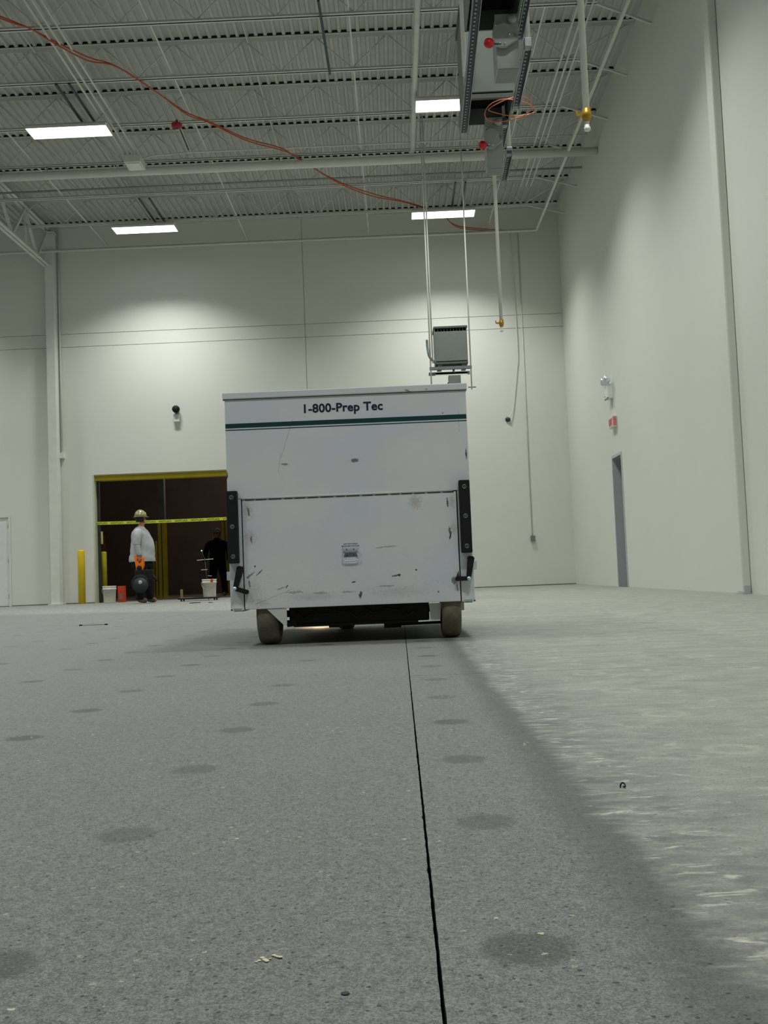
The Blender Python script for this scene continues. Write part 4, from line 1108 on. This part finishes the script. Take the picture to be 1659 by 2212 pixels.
# chassis, brackets, axle
ch = MB(); ch.cbox(-.645, .165, RY + .06, RY + 1.7, .108, .30, .01)
ch.box(-.62, .1, RY + .05, RY + .09, .098, .112); ch.box(-.42, -.36, RY + .1, RY + .3, .085, .11); ch.box(-.10, .0, RY + .15, RY + .35, .068, .11)
ch.build('chassis', BLKST, mc)
b = MB()
for k in range(7):
    x0 = -.6 + k * .1; b.tube([(x0, RY + .055, .19), (x0 + .04, RY + .05, .14 + .02 * (k % 3)), (x0 + .09, RY + .055, .17)], .008, 6)
b.build('hoses', RUB, mc)
MB().tube([(-.08, RY + .2, .083), (.27, RY + .2, .088)], .008, 8).build('axle_rod', BLKST, mc)
MB().prism([(-.765, .210), (-.652, .210), (-.652, .120), (-.668, .112)], 'Y', RY - .002, RY + .006).build('gusset', STEELW, mc)
MB().prism([(-.665, .14), (-.605, .14), (-.605, .105), (-.655, .100)], 'Y', RY + .04, RY + .05).build('bracket', BLKST, mc)
MB().prism([(.165, .205), (.236, .205), (.226, .105), (.172, .112)], 'Y', RY + .045, RY + .055).build('gusset', STEELW, mc)
MB().cbox(.34, .372, RY + .12, RY + .18, .155, .205, .003).build('axle_cap', STEELW, mc)
MB().tube([(-.71, 6.03, .172), (.24, 6.03, .172)], .02, 10).build('axle', BLKST, mc)
MB().prism([(7.25, .30), (7.6, .30), (7.55, .16), (7.3, .16)], 'X', -.475, -.46).prism([(7.25, .30), (7.6, .30), (7.55, .16), (7.3, .16)], 'X', -.33, -.315).build('front_fork', BLKST, mc)
# work lamp under the front
wl = MB().lathe([(0, -.02), (.04, -.02), (.05, .01), (.03, .04), (0, .045)], (-.62, 7.80, .19), seg=18).build('work_lamp', BLKST, mc)
MB().lathe([(0, -.001), (.038, -.001)], (-.62, 7.80, .1685), seg=18).build('lamp_lens', HEADL, wl, fix=False)
ld = bpy.data.lights.new('work lamp', 'SPOT'); ld.energy = 5; ld.color = (1.0, .70, .45); ld.spot_size = math.radians(120); ld.spot_blend = .6; ld.shadow_soft_size = .04
lo = bpy.data.objects.new('lamp', ld); COL.objects.link(lo); lo.location = (-.62, 7.80, .16); lo.parent = mc; lo.matrix_parent_inverse = Matrix.Translation(-mc.location)
for o in mc.children:
    pass

# ================================================================== PEOPLE
def body_nodes(L):
    """L: dict of named joints -> (x,y,z,r[,r2]); returns nodes list and index"""
    idx = {}; nodes = []
    for k, v in L: idx[k] = len(nodes); nodes.append(v)
    return nodes, idx
def hand_nodes(L, E, side, wrist, d, spread, palm_n, curl=.5, k=1.0):
    """palm and five fingers hanging along direction d; spread = across the palm; palm_n = palm normal"""
    w_, d, s, pn = Vector(wrist), Vector(d).normalized(), Vector(spread).normalized(), Vector(palm_n).normalized()
    base = w_ + d * .05 * k
    L.append((side + 'palm', (*base, .022 * k, .030 * k))); E.append((side + 'wrist', side + 'palm'))
    for i, (off, ln) in enumerate(((-.030, .068), (-.010, .078), (.010, .074), (.029, .058))):
        k0 = w_ + d * .092 * k + s * off * k
        k1 = k0 + (d * math.cos(curl) + pn * math.sin(curl)) * ln * .5 * k
        k2 = k1 + (d * math.cos(curl * 2.4) + pn * math.sin(curl * 2.4)) * ln * .5 * k
        for j, p in enumerate((k0, k1, k2)): L.append((side + 'f%d%d' % (i, j), (*p, .0095 - .001 * j)))
        E += [(side + 'palm', side + 'f%d0' % i), (side + 'f%d0' % i, side + 'f%d1' % i), (side + 'f%d1' % i, side + 'f%d2' % i)]
    t0 = w_ + d * .035 * k - s * .034 * k; t1 = t0 + (d * .7 - s * .5 + pn * .4).normalized() * .035 * k; t2 = t1 + (d * .9 + pn * .4).normalized() * .03 * k
    for j, p in enumerate((t0, t1, t2)): L.append((side + 't%d' % j, (*p, .011 - .001 * j)))
    E += [(side + 'palm', side + 't0'), (side + 't0', side + 't1'), (side + 't1', side + 't2')]
def cloth_mesh(lofts):
    """garment: smooth lofted tubes of elliptical rings [(x, y, z, rx, ry)]"""
    b = MB(); seg = 20
    for rings in lofts:
        P = []
        for i in range(len(rings) - 1):
            p0, p1, p2, p3 = [Vector(rings[max(0, min(len(rings) - 1, q))]) if False else rings[max(0, min(len(rings) - 1, q))] for q in (i - 1, i, i + 1, i + 2)]
            for k in range(4):
                t = k / 4
                P.append([0.5 * (2 * b_ + (c - a) * t + (2 * a - 5 * b_ + 4 * c - d) * t * t + (3 * b_ - a - 3 * c + d) * t ** 3) for a, b_, c, d in zip(p0, p1, p2, p3)])
        P.append(list(rings[-1]))
        vs = []
        for j, (x, y, z, rx, ry) in enumerate(P):
            for k in range(seg):
                a = 2 * PI * k / seg
                f = 1 + .022 * math.sin(3 * a + j * .9) + .015 * math.sin(7 * a - j * 1.7)
                vs.append((x + rx * f * math.cos(a), y + ry * f * math.sin(a), z))
        n = len(P)
        b.add(vs, [(i * seg + k, i * seg + (k + 1) % seg, (i + 1) * seg + (k + 1) % seg, (i + 1) * seg + k) for i in range(n - 1) for k in range(seg)], True)
        b.add(vs[:seg], [tuple(range(seg))]); b.add(vs[-seg:], [tuple(range(seg))])
    return b
def make_person(name, loc, rz, label, spec):
    t = empty(name, loc, label, 'person')
    t.rotation_euler = (0, 0, rz)
    L, E = spec['L'], spec['E']
    nodes, idx = body_nodes(L)
    me = skin_mesh(nodes, [(idx[a], idx[c]) for a, c in E], 2, idx['pelvis'])
    me.materials.append(spec['skin'])
    o = bpy.data.objects.new('body', me); COL.objects.link(o); o.parent = t
    for nm, L2, E2, m in spec['cloth']:
        if E2 is None:
            me = cloth_mesh(L2).mesh(nm, m)
            bm = bmesh.new(); bm.from_mesh(me); bmesh.ops.remove_doubles(bm, verts=bm.verts, dist=1e-5); bmesh.ops.recalc_face_normals(bm, faces=bm.faces); bm.to_mesh(me); bm.free()
        else:
            nd, ix = body_nodes(L2)
            me = skin_mesh(nd, [(ix[a], ix[c]) for a, c in E2], 2, 0)
            me.materials.append(m)
        o = bpy.data.objects.new(nm, me); COL.objects.link(o); o.parent = t
    for nm, b, m in spec['parts']:
        me = b.mesh(nm, m)
        bm = bmesh.new(); bm.from_mesh(me); bmesh.ops.remove_doubles(bm, verts=bm.verts, dist=1e-5); bmesh.ops.recalc_face_normals(bm, faces=bm.faces); bm.to_mesh(me); bm.free()
        o = bpy.data.objects.new(nm, me); COL.objects.link(o); o.parent = t
    return t
def ellipsoid(b, c, r, seg=16, rings=10, z0=-1.0, z1=1.0):
    pr = []
    for i in range(rings + 1):
        a = math.asin(z0) + (math.asin(z1) - math.asin(z0)) * i / rings
        pr.append((max(0, math.cos(a)), math.sin(a)))
    o = len(b.v)
    b.lathe(pr, (0, 0, 0), seg=seg)
    b.v[o:] = [(c[0] + v[0] * r[0], c[1] + v[1] * r[1], c[2] + v[2] * r[2]) for v in b.v[o:]]
    return b
def head(L, E, hx, hy, hz, fx, fy, k=1.0):
    """skull, jaw, nose and ears as branches of the one body surface; (fx,fy) = facing"""
    f = Vector((fx, fy, 0)); s = Vector((-fy, fx, 0)); c = Vector((hx, hy, hz))
    def P(a, b_, z): v = c + f * a + s * b_; return (v.x, v.y, hz + z)
    L += [('skull', (*P(-.012, 0, .03), .092, .080)), ('crown', (*P(-.015, 0, .085), .06, .055)), ('jaw', (*P(.025, 0, -.065), .060, .055)),
          ('chin', (*P(.062, 0, -.095), .026)), ('nose', (*P(.098, 0, -.015), .014)), ('nosetip', (*P(.113, 0, -.032), .010)),
          ('earl', (*P(-.01, .083, -.01), .018, .010)), ('earr', (*P(-.01, -.083, -.01), .018, .010))]
    E += [('neck', 'jaw'), ('jaw', 'skull'), ('skull', 'crown'), ('jaw', 'chin'), ('skull', 'nose'), ('nose', 'nosetip'), ('skull', 'earl'), ('skull', 'earr')]
    return P
# ---- worker 1: stands in profile facing +X (local +X forward), saw hanging from the right hand (toward the camera, -Y)
L = [('pelvis', (0, 0, .97, .10, .12)), ('waist', (.01, 0, 1.14, .10, .11)), ('chest', (-.01, 0, 1.34, .11, .13)), ('neckb', (-.02, 0, 1.48, .07, .075)), ('neck', (0, 0, 1.565, .055, .058)),
     ('rsho', (-.01, -.19, 1.445, .062)), ('relb', (-.03, -.25, 1.16, .046)), ('rwrist', (.01, -.25, .925, .031)),
     ('lsho', (-.01, .19, 1.445, .062)), ('lelb', (-.01, .25, 1.16, .046)), ('lwrist', (.10, .25, .95, .031)),
     ('rhip', (0, -.095, .86, .085)), ('rknee', (.02, -.11, .50, .068)), ('rank', (-.03, -.115, .09, .045)), ('rtoe', (.12, -.13, .045, .036)),
     ('lhip', (0, .095, .86, .085)), ('lknee', (.06, .11, .50, .068)), ('lank', (.10, .12, .09, .045)), ('ltoe', (.25, .14, .045, .036))]
E = [('pelvis', 'waist'), ('waist', 'chest'), ('chest', 'neckb'), ('neckb', 'neck'), ('chest', 'rsho'), ('rsho', 'relb'), ('relb', 'rwrist'), ('chest', 'lsho'), ('lsho', 'lelb'), ('lelb', 'lwrist'),
     ('pelvis', 'rhip'), ('rhip', 'rknee'), ('rknee', 'rank'), ('rank', 'rtoe'), ('pelvis', 'lhip'), ('lhip', 'lknee'), ('lknee', 'lank'), ('lank', 'ltoe')]
fd = Vector((.80, .60, 0)).normalized()       # head turned away, toward the opening
HP = head(L, E, .0, .0, 1.685, fd.x, fd.y)
hand_nodes(L, E, 'r', (.01, -.25, .925), (.05, 0, -1), (1, 0, 0), (0, 1, 0), 1.05)
hand_nodes(L, E, 'l', (.10, .25, .95), (.2, 0, -1), (1, 0, 0), (0, -1, 0), .5)
shirt_L = [[(0, 0, .83, .262, .235), (0.005, 0, .90, .258, .235), (.01, 0, 1.0, .245, .225), (.02, 0, 1.15, .235, .215), (0, 0, 1.30, .205, .215), (-.02, 0, 1.42, .165, .205), (-.025, 0, 1.485, .115, .14), (-.015, 0, 1.53, .074, .078)],
           [(-.035, -.262, 1.165, .070, .062), (-.03, -.25, 1.24, .078, .072), (-.02, -.22, 1.36, .085, .080), (-.02, -.17, 1.45, .075, .08), (-.02, -.10, 1.50, .05, .06)],
           [(.012, -.255, .955, .046, .044), (-.005, -.262, 1.05, .055, .052), (-.03, -.262, 1.17, .062, .058), (-.03, -.25, 1.24, .06, .058)],
           [(-.015, .262, 1.165, .070, .062), (-.02, .25, 1.24, .078, .072), (-.02, .22, 1.36, .085, .080), (-.02, .17, 1.45, .075, .08), (-.02, .10, 1.50, .05, .06)],
           [(.09, .255, .975, .046, .044), (.05, .262, 1.06, .055, .052), (-.01, .262, 1.17, .062, .058), (-.02, .25, 1.24, .06, .058)]]
shirt_E = None
tr_L = [[(0, 0, .72, .19, .215), (0, 0, .80, .205, .225), (0, 0, .90, .21, .215), (0, 0, 1.0, .20, .20)],
        [(-.025, -.12, .075, .088, .085), (-.02, -.12, .2, .085, .082), (.02, -.115, .50, .105, .10), (.01, -.105, .72, .135, .12), (0, -.09, .86, .15, .12)],
        [(.10, .125, .075, .088, .085), (.095, .125, .2, .085, .082), (.06, .115, .50, .105, .10), (.03, .105, .72, .135, .12), (0, .09, .86, .15, .12)]]
tr_E = None
def boot(x, y):
    return ([('a', (x - .01, y, .16, .065)), ('h', (x - .03, y, .065, .062)), ('m', (x + .07, y - .005, .062, .056, .06)), ('t', (x + .155, y - .01, .052, .048, .05))], [('a', 'h'), ('h', 'm'), ('m', 't')])
bL, bE = boot(-.03, -.12); cL, cE = boot(.09, .125)
hat = MB()
ellipsoid(hat, (HP(-.01, 0, 0)[0], HP(-.01, 0, 0)[1], 1.728), (.125, .125, .135), 28, 8, 0.0, 1.0)
brim = MB()
ring = []
for k in range(36):
    a = 2 * PI * k / 36; v = fd * math.cos(a) + Vector((-fd.y, fd.x, 0)) * math.sin(a)
    ext = .135 + .055 * max(0, math.cos(a)) ** 2 + .02 * max(0, -math.cos(a)) ** 2
    ring.append((v, ext))
c0 = Vector(HP(-.01, 0, 0)); n_ = 36
vs = [c0 + v * .118 + Vector((0, 0, 1.735 - c0.z)) for v, e in ring] + [c0 + v * e + Vector((0, 0, 1.718 - c0.z)) for v, e in ring] + [c0 + v * .118 + Vector((0, 0, 1.725 - c0.z)) for v, e in ring]
brim.add(vs, [(i, (i + 1) % n_, n_ + (i + 1) % n_, n_ + i) for i in range(n_)] + [(2 * n_ + i, 2 * n_ + (i + 1) % n_, n_ + (i + 1) % n_, n_ + i) for i in range(n_)], True)
rdg = MB(); rdg.tube([c0 + fd * (.126 * math.cos(a)) + Vector((0, 0, 1.728 - c0.z + .137 * math.sin(a))) for a in [math.radians(d) for d in range(20, 165, 12)]], .009, 8)
hair = MB(); ellipsoid(hair, (HP(-.028, 0, 0)[0], HP(-.028, 0, 0)[1], 1.700), (.096, .096, .10), 20, 10, -.75, .6)
eyes = MB()
for s in (-1, 1): p = HP(.076, s * .032, .005); ellipsoid(eyes, p, (.012, .012, .009), 10, 6)
mouth = MB(); p = HP(.083, 0, -.062); ellipsoid(mouth, p, (.016, .016, .006), 10, 6)
W1 = (-5.12, 20.3, 0)
make_person('person', W1, 0, 'person in hard hat and pale grey shirt standing in profile holding a saw', dict(L=L, E=E, skin=SKIN, cloth=[
    ('shirt', shirt_L, shirt_E, SHIRT), ('trousers', tr_L, tr_E, TROUS), ('boot', bL, bE, BOOT), ('boot', cL, cE, BOOT)],
    parts=[('hard_hat', hat, HATM), ('hat_brim', brim, HATM), ('hat_ridge', rdg, HATM), ('hair', hair, HAIR), ('eye', eyes, HAIR), ('mouth', mouth, REDDARK)]))
# ---- the saw he carries
sx, sy = W1[0] + .015, W1[1] - .25
sw = empty('cutoff_saw', (sx, sy, .3), 'orange and black cut-off saw hanging from the hand of the pale-shirted person', 'saw')
b = MB()
out = [(-.115, .935), (-.02, .925), (-.015, .905), (-.075, .895), (-.055, .80), (.03, .775), (.045, .85), (.04, .905), (.075, .90), (.085, .78), (.06, .66), (-.045, .655), (-.09, .80)]
out = [(-.105, .955), (-.055, .955), (-.045, .86), (.0, .80), (.045, .84), (.05, .93), (.085, .90), (.09, .76), (.055, .66), (-.06, .655)]
b.prism([(sx + p[0], p[1] - .01) for p in out], 'Y', sy - .035, sy + .035).build('rear_handle', ORP, sw)
MB().tube([(sx - .075, sy, .94), (sx, sy, .862), (sx + .062, sy, .905)], .016, 10).build('grip', ORP, sw)
MB().cbox(sx - .10, sx + .26, sy - .07, sy + .09, .45, .665, .025).build('engine', BLKST, sw)
MB().lathe([(0, -.02), (.16, -.02), (.175, -.01), (.175, .012), (0, .012)], (sx + .02, sy - .085, .40), 'Y', 32).build('blade_guard', RUB, sw)
MB().lathe([(0, -.006), (.15, -.003), (.15, .003), (0, .006)], (sx + .03, sy - .11, .36), 'Y', 32).build('blade', mat('worn black disc', (38, 40, 44), .6), sw)
MB().lathe([(0, -.012), (.035, -.01), (.04, 0)], (sx + .03, sy - .115, .42), 'Y', 16).build('hub', mat('pale hub', (176, 180, 172), .5), sw)
MB().tube([(sx + .25, sy + .02, .55), (sx + .34, sy + .02, .42)], .02, 8).build('front_handle', RUB, sw)
MB().lathe([(0, -.03), (.05, -.03), (.05, .0), (0, .002)], (sx, sy - .035, .70), 'Y', 12).build('vent', BLKST, sw)

# ---- worker 2: dark clothes, facing the camera (local +X forward, turned to -Y)
L = [('pelvis', (0, 0, .92, .09, .11)), ('waist', (.0, 0, 1.08, .09, .11)), ('chest', (0, 0, 1.28, .10, .13)), ('neckb', (0, 0, 1.41, .065, .07)), ('neck', (0.01, 0, 1.49, .052, .055)),
     ('rsho', (0, -.20, 1.38, .06)), ('relb', (.0, -.29, 1.10, .045)), ('rwrist', (.05, -.33, .87, .030)), ('lsho', (0, .20, 1.38, .06)), ('lelb', (.0, .28, 1.10, .045)), ('lwrist', (.08, .28, .88, .030)),
     ('rhip', (0, -.10, .82, .08)), ('rknee', (.03, -.13, .48, .065)), ('rank', (0, -.15, .09, .043)), ('rtoe', (.14, -.17, .045, .036)),
     ('lhip', (0, .10, .82, .08)), ('lknee', (.03, .14, .48, .065)), ('lank', (0, .16, .09, .043)), ('ltoe', (.14, .18, .045, .036))]
HP = head(L, E2 := list(E[:18]), .015, 0, 1.60, 1, 0)
hand_nodes(L, E2, 'r', (.05, -.33, .87), (.15, -.1, -1), (1, 0, 0), (0, 1, 0), .5)
hand_nodes(L, E2, 'l', (.08, .28, .88), (.15, .1, -1), (1, 0, 0), (0, -1, 0), .5)
jk_L = [[(0, 0, .78, .165, .215), (0, 0, .90, .165, .21), (0, 0, 1.08, .16, .20), (0, 0, 1.28, .16, .205), (0, 0, 1.38, .13, .18), (0, 0, 1.43, .09, .11), (.005, 0, 1.48, .068, .07)],
        [(.05, -.33, .885, .048, .046), (.01, -.31, 1.0, .06, .058), (0, -.295, 1.12, .068, .065), (0, -.24, 1.30, .08, .08), (0, -.17, 1.39, .075, .075), (0, -.10, 1.43, .05, .05)],
        [(.075, .28, .895, .048, .046), (.03, .285, 1.0, .06, .058), (0, .285, 1.12, .068, .065), (0, .24, 1.30, .08, .08), (0, .17, 1.39, .075, .075), (0, .10, 1.43, .05, .05)]]
jk_E = None
t2_L = [[(0, 0, .70, .15, .19), (0, 0, .82, .155, .20), (0, 0, .92, .15, .19)],
        [(.005, -.155, .08, .082, .08), (.01, -.15, .2, .08, .078), (.03, -.135, .48, .092, .09), (.01, -.11, .70, .115, .105), (0, -.09, .82, .12, .10)],
        [(.005, .165, .08, .082, .08), (.01, .16, .2, .08, .078), (.03, .145, .48, .092, .09), (.01, .11, .70, .115, .105), (0, .09, .82, .12, .10)]]
t2_E = None
dL, dE = boot(.01, -.155); eL, eE = boot(.01, .165)
cap = MB(); ellipsoid(cap, HP(-.012, 0, .035), (.104, .098, .10), 24, 8, 0.05, 1.0)
peak = MB(); c0 = Vector(HP(.07, 0, .045))
vs = []
for k in range(13):
    a = math.radians(-75 + 150 * k / 12); vs += [(c0.x - .02 + .03 * math.cos(a), c0.y + .088 * math.sin(a), c0.z + .004), (c0.x - .02 + .11 * math.cos(a), c0.y + .088 * math.sin(a), c0.z - .006)]
m_ = len(vs); vs += [(v[0], v[1], v[2] - .006) for v in vs]
peak.add(vs, [(2 * i, 2 * i + 2, 2 * i + 3, 2 * i + 1) for i in range(12)] + [(m_ + 2 * i + 1, m_ + 2 * i + 3, m_ + 2 * i + 2, m_ + 2 * i) for i in range(12)] + [(2 * i + 1, 2 * i + 3, m_ + 2 * i + 3, m_ + 2 * i + 1) for i in range(12)])
hair = MB(); ellipsoid(hair, HP(-.03, 0, .01), (.088, .09, .095), 20, 10, -.7, .6)
eyes = MB()
for s in (-1, 1): ellipsoid(eyes, HP(.078, s * .032, .005), (.012, .012, .009), 10, 6)
mouth = MB(); ellipsoid(mouth, HP(.085, 0, -.062), (.010, .020, .006), 10, 6)
make_person('person', (-4.60, 25.9, 0), -PI / 2, 'person in black jacket and cap standing in the dark room beside the machine', dict(L=L, E=E2, skin=SKIND, cloth=[
    ('jacket', jk_L, jk_E, BLKCL), ('trousers', t2_L, t2_E, BLKCL), ('boot', dL, dE, BOOT), ('boot', eL, eE, BOOT)],
    parts=[('cap', cap, CAPM), ('cap_peak', peak, CAPM), ('hair', hair, HAIR), ('eye', eyes, HAIR), ('mouth', mouth, REDDARK)]))

# ================================================================== split joined repeats into parts of their own; mark tiny uncounted ones
def split_loose(o):
    bm = bmesh.new(); bm.from_mesh(o.data); bm.verts.ensure_lookup_table()
    seen = set(); isl = []
    for v in bm.verts:
        if v.index in seen: continue
        st_ = [v]; grp = []; seen.add(v.index)
        while st_:
            q = st_.pop(); grp.append(q.index)
            for e in q.link_edges:
                u = e.other_vert(q)
                if u.index not in seen: seen.add(u.index); st_.append(u)
        isl.append(grp)
    co = [v.co.copy() for v in bm.verts]
    faces = [([v.index for v in f.verts], f.smooth, f.material_index) for f in bm.faces]
    bm.free()
    boxes = []
    for g_ in isl:
        lo = [min(co[i][a] for i in g_) - .004 for a in range(3)]; hi = [max(co[i][a] for i in g_) + .004 for a in range(3)]
        boxes.append([lo, hi, set(g_)])
    ch_ = True
    while ch_:
        ch_ = False
        for i in range(len(boxes)):
            for j in range(i + 1, len(boxes)):
                A, Bx = boxes[i], boxes[j]
                if all(A[0][a] <= Bx[1][a] and Bx[0][a] <= A[1][a] for a in range(3)):
                    A[0] = [min(p, q) for p, q in zip(A[0], Bx[0])]; A[1] = [max(p, q) for p, q in zip(A[1], Bx[1])]; A[2] |= Bx[2]
                    boxes.pop(j); ch_ = True; break
            if ch_: break
    if len(boxes) < 2: return
    base = o.name.split('.')[0]; mats_ = list(o.data.materials)
    first = True
    for lo, hi, g_ in boxes:
        ix = sorted(g_); mp = {q: k for k, q in enumerate(ix)}
        fs = [f for f in faces if f[0][0] in g_]
        me = bpy.data.meshes.new(base); me.from_pydata([co[q] for q in ix], [], [[mp[q] for q in f[0]] for f in fs])
        me.polygons.foreach_set('use_smooth', [f[1] for f in fs]); me.polygons.foreach_set('material_index', [f[2] for f in fs])
        for m_ in mats_: me.materials.append(m_)
        me.update()
        if first: o.data = me; first = False
        else:
            c_ = o.copy(); c_.data = me; COL.objects.link(c_)
for o in list(bpy.data.objects):
    if o.type != 'MESH': continue
    bn = o.name.split('.')[0]
    if bn in ('castor', 'screw', 'rivet', 'eye', 'front_fork', 'upper_bar', 'foot', 'cover_plate', 'drop_conduit', 'joint_sealant', 'baseboard_back', 'frame_tube'): split_loose(o)
    if bn in ('slots', 'vent_fins', 'hinge_gap', 'hoses'): o['kind'] = 'stuff'
